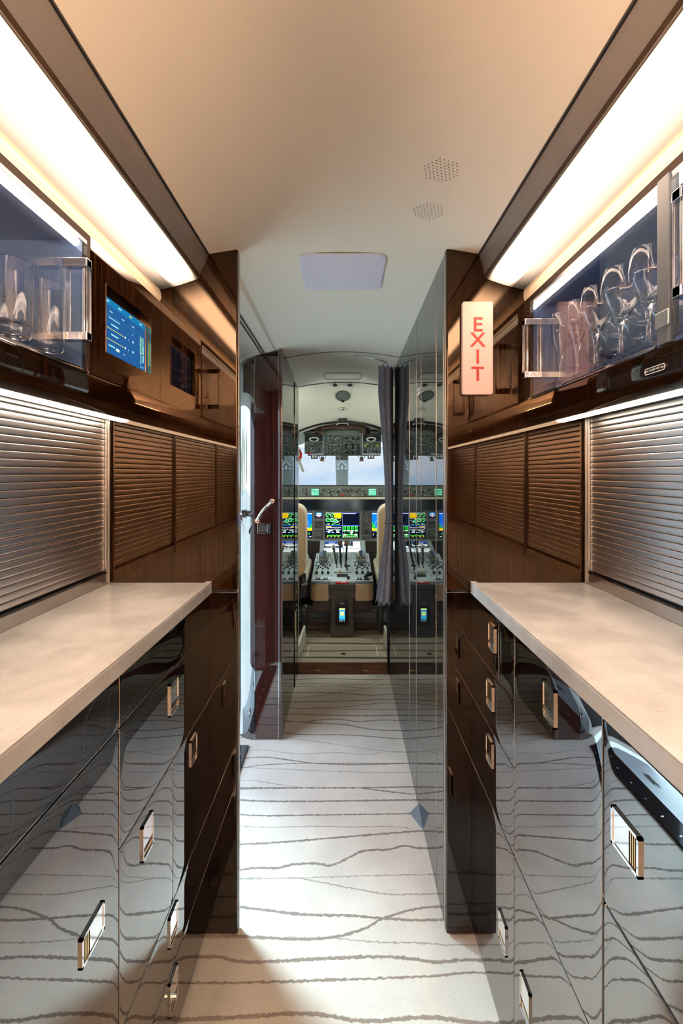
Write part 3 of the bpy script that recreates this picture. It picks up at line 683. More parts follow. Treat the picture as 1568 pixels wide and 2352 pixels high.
# ------------------------------------------------------------------ right wardrobe wall (mirror-gloss)
def cpanel(bm, x0, x1, y0, y1, z0=.004, gap=.0012):
    t = lambda y: min(ceilz(x0, y), ceilz(x1, y)) - gap
    hexa(bm, [(x0, y0, z0), (x1, y0, z0), (x1, y1, z0), (x0, y1, z0), (x0, y0, t(y0)), (x1, y0, t(y0)), (x1, y1, t(y1)), (x0, y1, t(y1))])
wr = thing('wardrobe', 'black mirror-gloss wardrobe wall between the exit sign and the cockpit', 'wardrobe', (.45, 2.0, 0))
bm = NB(); box(bm, .282, .94, 1.2425, 2.80, .001, 1.60); obj('carcass', bm, 'black', wr)
for (a, b, nm) in ((1.2412, 1.2545, 'end_panel'), (1.2560, 1.7215, 'door'), (1.7265, 1.9065, 'panel'), (1.9085, 2.499, 'panel'), (2.501, 2.80, 'panel')):
    bm = NB(); cpanel(bm, .270, .281, a, b); obj(nm, bm, 'mirror_black', wr, bevel=.0012, bseg=2)
bm = NB()
for y, w_ in ((1.2400, .0012), (1.2552, .0008), (1.354, .0012), (1.724, .0016), (1.9075, .0008)):
    box(bm, .2690, .2702, y - w_, y + w_, .006, 1.785)
for a, b, c, d in ((1.354, 1.62, 1.719, 1.7205), (1.62, 1.6215, .9, 1.7205)): box(bm, .2694, .2702, a, b, c, d)
obj('metal_inlay', bm, 'steel', wr)
bm = NB(); box(bm, .2686, .270, 1.64, 1.70, 1.505, 1.513); box(bm, .2686, .270, 1.64, 1.70, 1.520, 1.526); obj('label_strip', bm, 'white', wr)
bm = NB()
p0 = [(.2695, 1.695, .0015), (.2695, 1.575, .0015), (.2355, 1.655, .0015), (.2695, 1.66, .034)]
v = [bm.verts.new(q) for q in p0]
for f in ((0, 1, 2), (0, 2, 3), (1, 3, 2), (0, 3, 1)): bm.faces.new([v[i] for i in f])
tag(obj('door_stop', bm, 'slate'), 'small dark wedge door stop on the carpet at the foot of the mirror-gloss wall', 'door stop')

# ------------------------------------------------------------------ left closet with red veneer front
cl2 = thing('closet', 'glossy black closet with dark red veneer front between the entry door and the cockpit', 'closet', (-.5, 2.45, 0))
bm = NB(); box(bm, -.94, -.296, 2.215, 2.80, .001, 1.58); box(bm, -.40, -.296, 2.125, 2.215, .001, 1.70); obj('carcass', bm, 'black', cl2)
bm = NB(); cpanel(bm, -.283, -.295, 2.125, 2.62); obj('side_panel', bm, 'mirror_black', cl2, bevel=.0015, bseg=2)
bm = NB(); box(bm, -.406, -.3005, 2.1105, 2.124, .004, 1.757); fp = obj('front_panel', bm, 'redwood', cl2, bevel=.002)
bm = NB(); box(bm, -.2995, -.2835, 2.106, 2.124, .004, 1.789); obj('corner_post', bm, 'redwood', cl2, bevel=.005, bseg=5)
bm = NB(); box(bm, -.3012, -.2994, 2.1075, 2.112, .004, 1.78); box(bm, -.4085, -.4065, 2.107, 2.114, .004, 1.75); obj('metal_inlay', bm, 'chrome', cl2)
bm = NB(); r = .098; n = 14; cxx = -.410; cyy = 2.11 + r; prev = None; pf = []
for k in range(n + 1):
    a = math.pi / 2 * k / n; pf.append((cxx - r * math.sin(a), cyy - r * math.cos(a)))
pf += [(cxx - r, cyy + .01), (cxx - .0, cyy + .01)]
prism(bm, pf, .004, 1.722, 0, 'Z'); obj('curved_corner', bm, pbr('corner_gloss', (.02, .012, .014), .02, ior=2.7), cl2, smooth=True)
# latch and grab handles
def px2(px, py, Y): return ((px - CX) / F * Y, Y, H + (CY - py) / F * Y)
bm = NB(); a = px2(591, 1225, 2.108); b = px2(620, 1201, 2.108)
box(bm, a[0], b[0], 2.1095, 2.105, a[2], b[2], 0); box(bm, a[0] + .008, b[0] - .016, 2.106, 2.103, a[2] + .008, b[2] - .008, 1); box(bm, b[0] - .013, b[0] - .008, 2.106, 2.101, a[2] + .006, b[2] - .006, 0)
obj('latch', bm, ['chrome', 'dgrey'], fp, bevel=.001)
gh = thing('grab_handle', 'bent chrome grab handle on the red veneer front', 'handle', px2(600, 1170, 2.1))
bm = NB(); tube(bm, [px2(590, 1196, 2.109), px2(590, 1194, 2.075), px2(594, 1186, 2.065), px2(604, 1172, 2.065), px2(618, 1157, 2.065), px2(623, 1151, 2.075), px2(624, 1151, 2.109)], .0065, 12); obj('bar', bm, 'chrome', gh, smooth=True)
bm = NB(); tube(bm, [px2(590, 1196, 2.1095), px2(590, 1196, 2.104)], .011, 14); tube(bm, [px2(624, 1151, 2.1095), px2(624, 1151, 2.104)], .011, 14); obj('mount', bm, 'chrome', gh, smooth=True)
gh = thing('grab_handle', 'chrome tube handle beside the entry door opening, left of the veneer panel', 'handle', (-.49, 2.05, 1.02))
bm = NB(); tube(bm, [(-.535, 2.00, .93), (-.50, 1.985, .955), (-.475, 2.0, .985), (-.462, 2.03, 1.015), (-.468, 2.06, 1.03), (-.50, 2.10, 1.03)], .015, 16); obj('bar', bm, 'chrome', gh, smooth=True)
bm = NB(); tube(bm, [(-.50, 2.085, 1.03), (-.50, 2.135, 1.03)], .02, 14); obj('mount', bm, 'steel', gh, smooth=True)
# cockpit doorway posts
bm = NB(); box(bm, -.306, -.2795, 2.622, 2.80, .002, 1.74); do = struct('trim_9', bm, 'blackgloss', bevel=.002)
bm = NB()
for k in range(5): tube(bm, [(-.279, 2.70, .60 - .075 * k), (-.2775, 2.70, .60 - .075 * k)], .006, 10, 0)
box(bm, -.2795, -.2775, 2.67, 2.73, .24, .42, 1); obj('strike_plate', bm, ['steel', 'gold'], do)
bm = NB(); box(bm, .262, .29, 2.802, 2.845, .002, 1.74); struct('trim_10', bm, 'blackgloss', bevel=.002)
# header lining and curtain track over the entry
bm = NB()
hexa(bm, [(-.505, 1.236, 1.745), (-.318, 1.236, 1.790), (-.318, 2.11, 1.780), (-.505, 2.11, 1.735), (-.505, 1.236, 1.95), (-.300, 1.236, 1.815), (-.300, 2.11, 1.80), (-.505, 2.11, 1.95)])
hd = struct('wall_entry_header', bm, 'ceil')
bm = NB()
for dx in (0, .012): hexa(bm, [(-.366 - dx, 1.236, 1.7745 - dx * .24), (-.362 - dx, 1.236, 1.7755 - dx * .24), (-.362 - dx, 2.108, 1.7655 - dx * .24), (-.366 - dx, 2.108, 1.7645 - dx * .24), (-.366 - dx, 1.236, 1.782), (-.362 - dx, 1.236, 1.782), (-.362 - dx, 2.108, 1.772), (-.366 - dx, 2.108, 1.772)])
obj('curtain_track', bm, 'dgrey', hd)

# ------------------------------------------------------------------ entry sill, airstair, outside
si = thing('door_sill', 'black metal sill plate with screws at the entry door', 'sill', (-.46, 1.75, 0))
bm = NB(); box(bm, -.50, -.425, 1.305, 2.06, .0005, .008); obj('plate', bm, 'blackgloss', si, bevel=.002)
bm = NB()
for k in range(8): lathe(bm, [(0, .0105), (.004, .010), (.005, .008)], (-.45, 1.36 + .09 * k, 0), 10)
sc_ = obj('screw', bm, 'chrome', si); sc_['kind'] = 'stuff'
ast = thing('airstair', 'pale folding airstair going down outside the entry door', 'stairs', (-.8, 1.7, -.5))
bm = NB(); box(bm, -.78, -.50, 1.32, 2.10, -.05, -.02); o = obj('landing', bm, 'paleblue', ast, bevel=.004)
for y in (1.5, 1.85):
    bm = NB(); box(bm, -.62, -.585, y, y + .07, -.02, -.012, 0); box(bm, -.615, -.59, y + .006, y + .05, -.012, -.008, 1); obj('latch', bm, ['chrome', 'dgrey'], o)
for k in range(4):
    x = -.78 - .26 * k; z = -.24 - .22 * k
    bm = NB(); box(bm, x - .26, x, 1.36, 2.06, z - .03, z, 0); obj('step', bm, 'dgrey', ast, bevel=.004)
    bm = NB(); box(bm, x - .01, x, 1.36, 2.06, z, z + .19, 0); obj('step_riser', bm, 'paleblue', ast)
for y in (1.33, 2.07):
    bm = NB(); hexa(bm, [(-1.85, y, -1.33), (-.5, y, -.25), (-.5, y + .025, -.25), (-1.85, y + .025, -1.33), (-1.85, y, -1.05), (-.5, y, -.02), (-.5, y + .025, -.02), (-1.85, y + .025, -1.05)]); obj('side_rail', bm, 'paleblue', ast)
bm = NB(); box(bm, -70, 40, -40, 90, -1.5, -1.4)
M['ground'] = noisecol(pbr('apron', (0, 0, 0), .9), S(190, 194, 180), S(212, 212, 206), (1, 1, 1), .3, 4)
struct('ground', bm, 'ground')
M['leaf'] = noisecol(pbr('foliage', (0, 0, 0), .8), S(50, 78, 34), S(104, 136, 62), (1, 1, 1), 2, 4)
M['bark'] = pbr('bark', S(90, 75, 60), .9)
for i in range(7):
    x, y = -26 + random.uniform(-3, 3), -14 + i * 7 + random.uniform(-1.5, 1.5); hh = random.uniform(4.5, 7)
    t = thing('tree', 'green tree outside beyond the entry door, seen in reflections', 'tree', (x, y, -1.4), 'trees outside')
    bm = NB(); tube(bm, [(x, y, -1.4), (x + .1, y, hh * .45 - 1.4)], [.28, .16], 8); obj('trunk', bm, 'bark', t)
    bm = NB()
    for k in range(9):
        a = random.uniform(0, 6.28); q = random.uniform(0, hh * .22)
        mt = Matrix.Translation((x + q * math.cos(a), y + q * math.sin(a), hh * random.uniform(.4, .85) - 1.4)) @ Matrix.Diagonal((1, 1, random.uniform(.8, 1.1), 1))
        r0 = bmesh.ops.create_icosphere(bm, subdivisions=2, radius=hh * random.uniform(.14, .22), matrix=mt)
        for vv in r0['verts']: vv.co += Vector((random.uniform(-.15, .15), random.uniform(-.15, .15), random.uniform(-.15, .15)))
    obj('crown', bm, 'leaf', t)

# ------------------------------------------------------------------ curtain
cu = thing('curtain', 'charcoal grey cloth curtain gathered at the wardrobe wall before the cockpit', 'curtain', (.225, 2.5, .5))
rows = [(845, 868), (852, 869), (900, 868), (950, 872), (1000, 877), (1050, 880), (1100, 883), (1150, 884), (1196, 885), (1206, 884), (1240, 880), (1280, 874), (1320, 869), (1350, 866), (1380, 862)]
bm = NB(); rg = []; n = 72
for j, (py, pl_) in enumerate(rows):
    z = H + (CY - py) / F * 2.5; xl = (pl_ - CX) / F * 2.5; xr = .2655; cx_ = (xl + xr) / 2; rx = (xr - xl) / 2; ry = rx * 1.25 + .012
    am = .14 if 4 < j < 9 else .22; ring = []
    for k in range(n):
        t = 2 * math.pi * k / n; q = 1 - am * .5 * (1 - math.cos(6 * t + .5 * math.sin(j * .5))) * (.7 + .3 * math.sin(3 * t + 1))
        zz_ = z + (.012 * math.cos(9 * t) if j in (0, len(rows) - 1) else 0)
        ring.append(bm.verts.new((cx_ + rx * q * math.cos(t), 2.5 + ry * q * math.sin(t), zz_)))
    rg.append(ring)
for a, b in zip(rg, rg[1:]):
    for k in range(n): bm.faces.new((a[k], a[(k + 1) % n], b[(k + 1) % n], b[k]))
bm.faces.new(rg[0]); bm.faces.new(rg[-1][::-1]); obj('cloth', bm, 'curtain', cu, smooth=True)
bm = NB(); z = H + (CY - 1200) / F * 2.5; tube(bm, [(.245 + .026 * math.cos(t), 2.5 + .044 * math.sin(t), z + .004 * math.cos(t)) for t in (k * math.pi / 12 for k in range(25))], .002, 6, 0, False); obj('tie_band', bm, 'dgrey', cu)
bm = NB(); zt = 1.788; tube(bm, [(.225, 2.5, zt), (.232, 2.48, 1.80), (.222, 2.40, 1.795), (.15, 2.33, 1.800), (.05, 2.3, 1.806)], .0022, 6, 0); obj('rail', bm, 'steel', cu, smooth=True)

# ------------------------------------------------------------------ cockpit shell
bm = NB(); box(bm, -.95, .95, 2.812, 4.7, 0, .068); struct('floor_cockpit', bm, 'carpet2')
bm = NB(); box(bm, -.95, .95, 2.805, 2.8115, 0, .066); rs_ = struct('trim_11', bm, 'riser')
bm = NB()
for x in (-.16, .13): box(bm, x - .016, x + .016, 2.801, 2.805, .022, .026)
obj('step_light', bm, 'gold', rs_)
# floor hatch outline
bm = NB(); a = rrect(-.235, .215, 2.90, 3.09, .02); b = rrect(-.231, .211, 2.904, 3.086, .018)
va = [bm.verts.new((*q, .0695)) for q in a]; vb = [bm.verts.new((*q, .0695)) for q in b]
for k in range(len(va)): bm.faces.new((va[k], va[(k + 1) % len(va)], vb[(k + 1) % len(va)], vb[k]))
fh = struct('trim_12', bm, 'cream')
bm = NB(); box(bm, -.017, .010, 2.925, 2.955, .0685, .071); obj('hatch_pull', bm, 'black', fh)
bm = NB(); box(bm, -.97, -.95, 2.8, 4.7, 0, 1.02); box(bm, -.97, -.83, 2.84, 4.0, 0, .95); wl = struct('wall_cockpit_left', bm, 'dgrey')
bm = NB(); box(bm, .83, .949, 2.86, 4.0, 0, .95); struct('wall_cockpit_right', bm, 'dgrey')
bm = NB(); box(bm, -.97, .97, 4.66, 4.70, 0, 1.05); struct('wall_front', bm, 'black')
# walls behind the seats (cream sidewalls at the doorway)
for s in (-1, 1):
    x0 = .283 if s < 0 else .29
    bm = NB(); box(bm, s * x0, s * .95, 2.8455, 2.86, .069, 1.80); struct('wall_seatback_left' if s < 0 else 'wall_seatback_right', bm, 'cream')
    bm = NB(); hexa(bm, [(s * (x0 - .0), 2.861, .07), (s * (x0 - .027), 3.12, .07), (s * (x0 - .012), 3.13, .07), (s * (x0 + .02), 2.861, .07), (s * (x0 - .0), 2.861, .14), (s * (x0 - .022), 3.12, .19), (s * (x0 - .01), 3.13, .19), (s * (x0 + .02), 2.861, .14)])
    struct('baseboard_left' if s < 0 else 'baseboard_right', bm, 'cream')
# windscreen band
front_ = [(-.93, 3.25), (-.93, 3.75), (-.64, 4.35), (-.055, 4.5), (.015, 4.5), (.60, 4.35), (.93, 3.75), (.93, 3.25)]
for i, (a, b) in enumerate(zip(front_, front_[1:])):
    if i == 3: continue
    bm = NB(); hexa(bm, [(a[0], a[1], 1.02), (b[0], b[1], 1.02), (b[0], b[1] + .012, 1.02), (a[0], a[1] + .012, 1.02), (a[0], a[1] - .12, 1.50), (b[0], b[1] - .12, 1.50), (b[0], b[1] - .108, 1.50), (a[0], a[1] - .108, 1.50)])
    struct('window_%d' % (i + 1), bm, 'windscreen' if i in (2, 4) else 'sidewindow')
for i, (x, y) in enumerate(((-.93, 3.75), (-.64, 4.35), (.60, 4.35), (.93, 3.75))):
    bm = NB(); tube(bm, [(x, y - .02, 1.0), (x, y - .14, 1.52)], .03, 8); struct('trim_%d' % (13 + i), bm, 'grey')
bm = NB(); hexa(bm, [(-.075, 4.44, 1.03), (.035, 4.44, 1.03), (.035, 4.50, 1.03), (-.075, 4.50, 1.03), (-.085, 4.30, 1.46), (.045, 4.30, 1.46), (.045, 4.36, 1.46), (-.085, 4.36, 1.46)])
cp = struct('trim_17', bm, 'lightgrey', bevel=.012)
bm = NB(); box(bm, -.055, .012, 4.245, 4.30, 1.395, 1.41); tube(bm, [(-.02, 4.37, 1.32), (-.02, 4.34, 1.25)], .006, 8); tube(bm, [(-.06, 4.35, 1.29), (-.02, 4.33, 1.33), (.02, 4.35, 1.29)], .005, 8)
for x in (-.055, -.02, .015): tube(bm, [(x, 4.33, 1.262), (x, 4.40, 1.262)], .008, 10)
obj('eye_reference', bm, 'white', cp)
# wall above the window band
for i, (a, b) in enumerate(zip(front_, front_[1:])):
    pass
bm = NB()
for a, b in zip(front_, front_[1:]):
    hexa(bm, [(a[0], a[1] - .13, 1.46), (b[0], b[1] - .13, 1.46), (b[0], b[1] - .09, 1.46), (a[0], a[1] - .09, 1.46), (a[0], a[1] - .13, 1.95), (b[0], b[1] - .13, 1.95), (b[0], b[1] - .09, 1.95), (a[0], a[1] - .09, 1.95)])
box(bm, -.97, -.90, 2.84, 3.27, .9, 1.95)
struct('wall_cockpit_upper', bm, 'cream')

# ------------------------------------------------------------------ glareshield, control panel, main panel
def q(px, py, Y): return px2(px, py, Y)
gs = thing('glareshield', 'black glareshield with autopilot control panel under the windscreen', 'dashboard', (-.02, 3.95, 1.07))
bm = NB(); hexa(bm, [(-.66, 3.84, 1.112), (.62, 3.84, 1.112), (.62, 4.42, 1.06), (-.66, 4.42, 1.06), (-.66, 3.84, 1.122), (.62, 3.84, 1.122), (.62, 4.42, 1.075), (-.66, 4.42, 1.075)]); obj('top_shelf', bm, 'dgrey', gs, bevel=.006)
bm = NB(); box(bm, -.62, .58, 3.832, 3.85, 1.026, 1.112); fac = obj('control_panel', bm, 'grey', gs, bevel=.003)
bm = NB(); prism(bm, [(3.823, 1.022), (3.823, 1.004), (3.85, 1.002), (3.85, 1.022)], -.64, .60, 0, 'X'); obj('cream_edge', bm, 'creamleather', gs, bevel=.004)
bm = NB(); hexa(bm, [(-.64, 3.95, .905), (.60, 3.95, .905), (.60, 3.99, .905), (-.64, 3.99, .905), (-.64, 3.86, 1.004), (.60, 3.86, 1.004), (.60, 3.99, 1.004), (-.64, 3.99, 1.004)]); obj('gloss_underside', bm, pbr('satin_black', (.008, .008, .009), .28, ior=2.2), gs)
rnd = random.Random(11)
def fmslines(seed=0):
    r = random.Random(seed); R = [(0, 0, 1, 1, (8, 30, 20))]
    for k in range(4):
        y = .08 + .23 * k; R.append((.03, y, .97, y + .17, (120, 230, 190) if k % 2 else (90, 210, 150)))
        for j in range(5):
            a = r.uniform(.05, .75); R.append((a, y + .05, a + r.uniform(.06, .2), y + .12, r.choice(((10, 60, 30), (235, 250, 245), (30, 150, 60)))))
    return R
for i, (a, b) in enumerate(((714.5, 732.5), (845.5, 863.5))):
    A_ = q(a, 1139, 3.8315); B_ = q(b, 1122, 3.8315)
    display('small_display', (A_[0], 3.8312, A_[2]), (1, 0, 0), (0, 0, 1), B_[0] - A_[0], B_[2] - A_[2], fmslines(i), 'screen', gs, n=(0, -1, 0))
A_ = q(790, 1130, 3.83)
bm = NB(); kn = NB()
for px in (704, 738, 758, 776, 800, 820, 838, 873, 680, 660):
    x, y, z = q(px, 1135 if px in (704, 838, 873, 738) else 1130, 3.832); tube(kn, [(x, 3.832, z), (x, 3.812, z)], .0085, 12)
for px in list(range(742, 842, 6)):
    for py in (1124, 1128, 1137):
        if rnd.random() < .25: continue
        x, y, z = q(px + rnd.uniform(-1, 1), py, 3.832); box(bm, x - .006, x + .006, 3.832, 3.828, z - .004, z + .004, rnd.choice((0, 0, 1)))
for px, wd in ((754, 18), (765, 10), (796, 20), (817, 18)):
    x, y, z = q(px, 1124.5, 3.832); box(bm, x - wd * .0018, x + wd * .0018, 3.832, 3.8275, z - .0055, z + .0055, 0)
    for k in range(4): box(bm, x - wd * .0012 + k * wd * .0007, x - wd * .0012 + k * wd * .0007 + .004, 3.8275, 3.827, z - .003, z + .003, 2)
for s_ in (-1, 1):
    for k in range(3):
        for j in range(2): x, y, z = q(787 + s_ * (84 + j * 7) , 1122 + k * 4.5, 3.832); box(bm, x - .006, x + .006, 3.832, 3.828, z - .004, z + .004, 0)
x, y, z = q(786, 1138, 3.832); box(bm, x - .012, x + .012, 3.832, 3.826, z - .007, z + .007, 3)
kb = obj('buttons', bm, ['black', 'lightgrey', 'white', 'red'], fac); kb['kind'] = 'stuff'
kk = obj('knobs', kn, 'black', fac); kk['kind'] = 'stuff'
# main instrument panel
ip = thing('instrument_panel', 'grey main instrument panel with bright displays below the glareshield', 'instrument panel', (-.02, 3.97, .78))
bm = NB(); box(bm, -.64, .60, 3.966, 3.99, .636, .905); obj('panel', bm, 'grey', ip)
GR, YL, WH, BL, CY_, MG = (30, 220, 60), (245, 205, 20), (235, 240, 240), (20, 90, 210), (60, 200, 230), (200, 60, 200)
def content_engine(seed=1):
    r = random.Random(seed); R = [(0, 0, 1, 1, (6, 9, 14))]
    R += [(0, 0, .497, .49, (8, 14, 30)), (.0, .985, 1, 1, (190, 205, 235)), (.50, .985, 1, 1, (70, 110, 220)), (.497, 0, .505, 1, (170, 190, 235)), (.508, .50, 1, .975, (10, 16, 34)), (.0, .475, .497, .50, (40, 80, 190)), (.508, .475, 1, .50, (40, 80, 190)), (.52, .955, .9, .975, (210, 220, 240))]
    for k in range(5): R.append((.255 + .045 * k, .80 - .02 * (k % 2), .293 + .045 * k, .985, YL))
    for cx, cy_ in ((.07, .91), (.20, .91), (.07, .72), (.20, .72), (.30, .66)):
        for t in range(0, 300, 24):
            a = math.radians(t); x = cx + .052 * math.cos(a); y = cy_ + .07 * math.sin(a); R.append((x - .010, y - .012, x + .010, y + .012, WH if t % 48 else GR))
        R.append((cx - .02, cy_ - .02, cx + .03, cy_ + .015, GR))
    for k in range(60):
        x = r.uniform(.0, .45); y = r.choice([.55, .60, .64, .68, .75, .52]); R.append((x, y, x + r.uniform(.015, .05), y + .017, r.choice((WH, GR, WH, CY_, GR))))
    for k in range(9):
        x = .02 + .05 * k; R.append((x, .365 + .03 * math.sin(k * .9), x + .04, .39 + .03 * math.sin(k * .9), WH)); R.append((x, .33, x + .05, .34, WH)); R.append((x, .41, x + .05, .42, WH))
    for k in range(5): R.append((.06 + .08 * k, .345, .11 + .08 * k, .40, (18, 30, 40)))
    R += [(.02, .43, .18, .465, YL)]
    for k in range(26):
        x = r.uniform(0, .4); y = r.choice([.24, .27, .2]); R.append((x, y, x + r.uniform(.02, .06), y + .02, r.choice((WH, WH, CY_))))
    for k in range(12): R.append((.05 + .035 * k, .02 + .03 * (k % 3), .075 + .035 * k, .10 + .01 * (k % 3), GR if k % 3 else YL))
    for k in range(4):
        x = .53 + .115 * k; R += [(x, .33, x + .075, .44, GR), (x + .02, .35, x + .055, .42, (10, 60, 20)), (x - .005, .26, x + .09, .30, (190, 245, 190)), (x + .03, .13, x + .036, .46, GR), (x - .01, .02, x + .085, .08, (150, 235, 150)), (x + .01, .035, x + .065, .065, (10, 80, 20))]
    R += [(.55, .115, .95, .135, GR), (.53, .10, .63, .15, (190, 245, 190)), (.86, .10, .95, .15, (190, 245, 190)), (.72, .20, .82, .24, (190, 245, 190)), (.75, .12, .80, .22, (190, 245, 190)), (.52, .455, .98, .47, (200, 240, 200))]
    return R
def content_map(seed=2, flip=False):
    r = random.Random(seed); R = [(0, 0, 1, 1, (6, 9, 16)), (0, .28, 1, 1, (8, 105, 235)), (0, .28, 1, .38, (210, 215, 40))]
    for k in range(26):
        x = k / 26; h = .50 + .13 * math.sin(k * .45 + seed) + r.uniform(-.03, .03); R.append((x, .36, x + 1 / 26, h, (25, 160, 70)))
        R.append((x, .28, x + 1 / 26, .36 + r.uniform(-.03, .05), YL))
    for t in range(10, 171, 9):
        a = math.radians(t); x = .5 + .34 * math.cos(a); y = .42 + .36 * math.sin(a); R.append((x - .012, y - .008, x + .012, y + .008, WH))
    for k in range(20): x = r.uniform(.02, .9); y = r.uniform(.02, .25); R.append((x, y, x + r.uniform(.03, .1), y + .02, r.choice((WH, (30, 80, 200), WH, GR))))
    R += [(0, .96, .6, .985, (160, 180, 235)), (.7, .95, 1, .975, WH)]
    if flip: R = [(1 - c, b, 1 - a, d, col) for a, b, c, d, col in R]
    return R
YP = 3.9655
def scr(name, p0, p1, rects):
    A_ = q(p0[0], p1[1], YP); B_ = q(p1[0], p0[1], YP)
    bm = NB(); box(bm, A_[0] - .008, B_[0] + .008, YP, YP + .004, A_[2] - .008, B_[2] + .008); obj('bezel', bm, 'dgrey', ip)
    return display(name, (A_[0], YP - .0005, A_[2]), (1, 0, 0), (0, 0, 1), B_[0] - A_[0], B_[2] - A_[2], rects, 'screen', ip, n=(0, -1, 0))
scr('centre_display', (747, 1177.5), (824.5, 1235), content_engine())
scr('map_display', (640, 1177.5), (716, 1235), [(a * .5, b, c * .5, d, e) for a, b, c, d, e in content_engine(5)] + [(.5 + a * .5, b, .5 + c * .5, d, e) for a, b, c, d, e in content_map(2)])
scr('map_display', (854, 1177.5), (931, 1235), [(a * .5, b, c * .5, d, e) for a, b, c, d, e in content_map(3, True)] + [(.5 + a * .5, b, .5 + c * .5, d, e) for a, b, c, d, e in content_engine(6)])
scr('standby_display', (724, 1176), (740, 1190), [(0, 0, 1, 1, (16, 40, 70)), (.1, .5, .9, .9, (60, 160, 220)), (.25, .15, .75, .35, (190, 70, 90)), (.1, .4, .9, .48, WH), (.2, .7, .8, .76, WH), (.45, .2, .55, .9, WH)])
bm = NB()
for (x0, y0, x1, y1) in ((721, 1196, 742, 1214), (721, 1217, 742, 1238), (830, 1174, 851.5, 1229), (831, 1231, 851, 1240)):
    a = q(x0, y1, YP); b = q(x1, y0, YP); bm = NB(); box(bm, a[0], b[0], YP + .001, YP - .002, a[2], b[2]); obj('sub_panel', bm, 'dgrey', ip, bevel=.002)
bm = NB()
for px, py, wd in ((727, 1201, 4.5), (736.5, 1201, 4.5), (727, 1209, 4.5), (836, 1182, 5), (845, 1182, 4), (840, 1194, 3), (836, 1206, 3), (845, 1204, 3)):
    a = q(px, py, YP); box(bm, a[0] - wd * .0017, a[0] + wd * .0017, YP - .002, YP - .006, a[2] - wd * .0017, a[2] + wd * .0017, 0)
for k in range(14): a = q(833 + rnd.uniform(0, 15), rnd.uniform(1178, 1212), YP); box(bm, a[0] - .003, a[0] + .003, YP - .002, YP - .0035, a[2] - .0015, a[2] + .0015, 1)
for k in range(4): a = q(731, 1221 + k * 3, YP); box(bm, a[0] - .03, a[0] + .025, YP - .002, YP - .0025, a[2] - .0007, a[2] + .0007, 2)
b_ = obj('buttons', bm, ['black', 'white', 'lightgrey'], ip); b_['kind'] = 'stuff'
bm = NB(); a = q(841, 1220, YP); tube(bm, [(a[0], YP - .002, a[2]), (a[0], YP - .022, a[2])], .013, 16); obj('knob', bm, 'black', ip)
bm = NB(); box(bm, -.64, .60, 3.985, 4.65, .15, .90); box(bm, -.62, -.28, 3.97, 4.1, .30, .63); box(bm, .25, .58, 3.97, 4.1, .3, .63); obj('footwell', bm, 'black', ip)

# ------------------------------------------------------------------ pedestal
pd = thing('centre_pedestal', 'grey centre pedestal with throttle levers, keypads and beige rounded end', 'console', (-.0135, 3.5, .07))
xL, xR = -.236, .209; y0, y1 = 3.27, 3.735; zA, zB = .455, .577
def sl(x, t, up=0):      # point on the sloping top: t 0 near .. 1 far
    return (x, y0 + (y1 - y0) * t, zA + (zB - zA) * t + up)
nrm = Vector((0, -(zB - zA), (y1 - y0))).normalized(); vdir = Vector((0, y1 - y0, zB - zA)).normalized(); SL = math.hypot(y1 - y0, zB - zA)
bm = NB(); hexa(bm, [(xL, y0, .33), (xR, y0, .33), (xR - .01, y1, .33), (xL + .01, y1, .33), (xL, y0, zA), (xR, y0, zA), (xR - .01, y1, zB), (xL + .01, y1, zB)]); obj('top_panel', bm, 'lightgrey', pd, bevel=.008)
bm = NB(); box(bm, xL + .012, xR - .012, 3.285, 3.98, .235, .335); obj('lower_body', bm, 'black', pd)
# beige rounded end in two halves, with metal rim
for s_, (a, b) in ((-1, (xL, -.109)), (1, (.078, xR))):
    r = .05; pts = [(b if s_ < 0 else a, 3.232), ]
    if s_ < 0: pts = [(b, 3.228), (b, 3.285), (a, 3.285)] + [(a + r - r * math.cos(t), 3.278 - r * math.sin(t)) for t in (k * math.pi / 12 for k in range(7))]
    else: pts = [(a, 3.228), (a, 3.285), (b, 3.285)] + [(b - r + r * math.cos(t), 3.278 - r * math.sin(t)) for t in (k * math.pi / 12 for k in range(7))]
    bm = NB(); prism(bm, pts, .326, .4405, 0, 'Z'); obj('end_pad', bm, 'beige', pd, bevel=.004)
    bm = NB(); prism(bm, pts, .4405, .4475, 0, 'Z'); obj('metal_rim', bm, 'steel', pd, bevel=.002)
    bm = NB(); prism(bm, pts, .4475, .4545, 0, 'Z'); obj('rest_pad', bm, 'slate', pd, bevel=.003)
bm = NB(); box(bm, -.1065, .0755, 3.2235, 3.285, .405, .445); obj('drawer_front', bm, 'dgrey', pd, bevel=.004)
# phone tower
bm = NB(); prism(bm, [(-.1065, .403), (-.1065, .385), (-.094, .355), (-.094, .16), (-.10, .13), (-.10, .10), (-.085, .0705), (.055, .0705), (.07, .10), (.07, .13), (.064, .16), (.064, .355), (.0755, .385), (.0755, .403)], 3.232, 3.40); tw = obj('tower', bm, 'dgrey', pd, bevel=.008)
bm = NB(); prism(bm, rrect(-.062, .033, .147, .348, .02), 3.2315, 3.2265); prism(bm, rrect(-.055, .026, .155, .34, .016), 3.2265, 3.2262); obj('niche', bm, 'blackgloss', pd, bevel=.003)
ph = thing('phone_handset', 'black phone handset with lit blue and green screen on the pedestal end', 'phone', (-.0145, 3.226, .17))
bm = NB(); prism(bm, rrect(-.041, .013, .165, .33, .014), 3.226, 3.212); obj('body', bm, 'blackgloss', ph, bevel=.003)
R = [(0, 0, 1, 1, (30, 130, 190)), (0, .86, 1, 1, (190, 225, 130)), (.12, .36, .88, .72, (150, 200, 120)), (.05, .1, .95, .3, (60, 180, 190))]
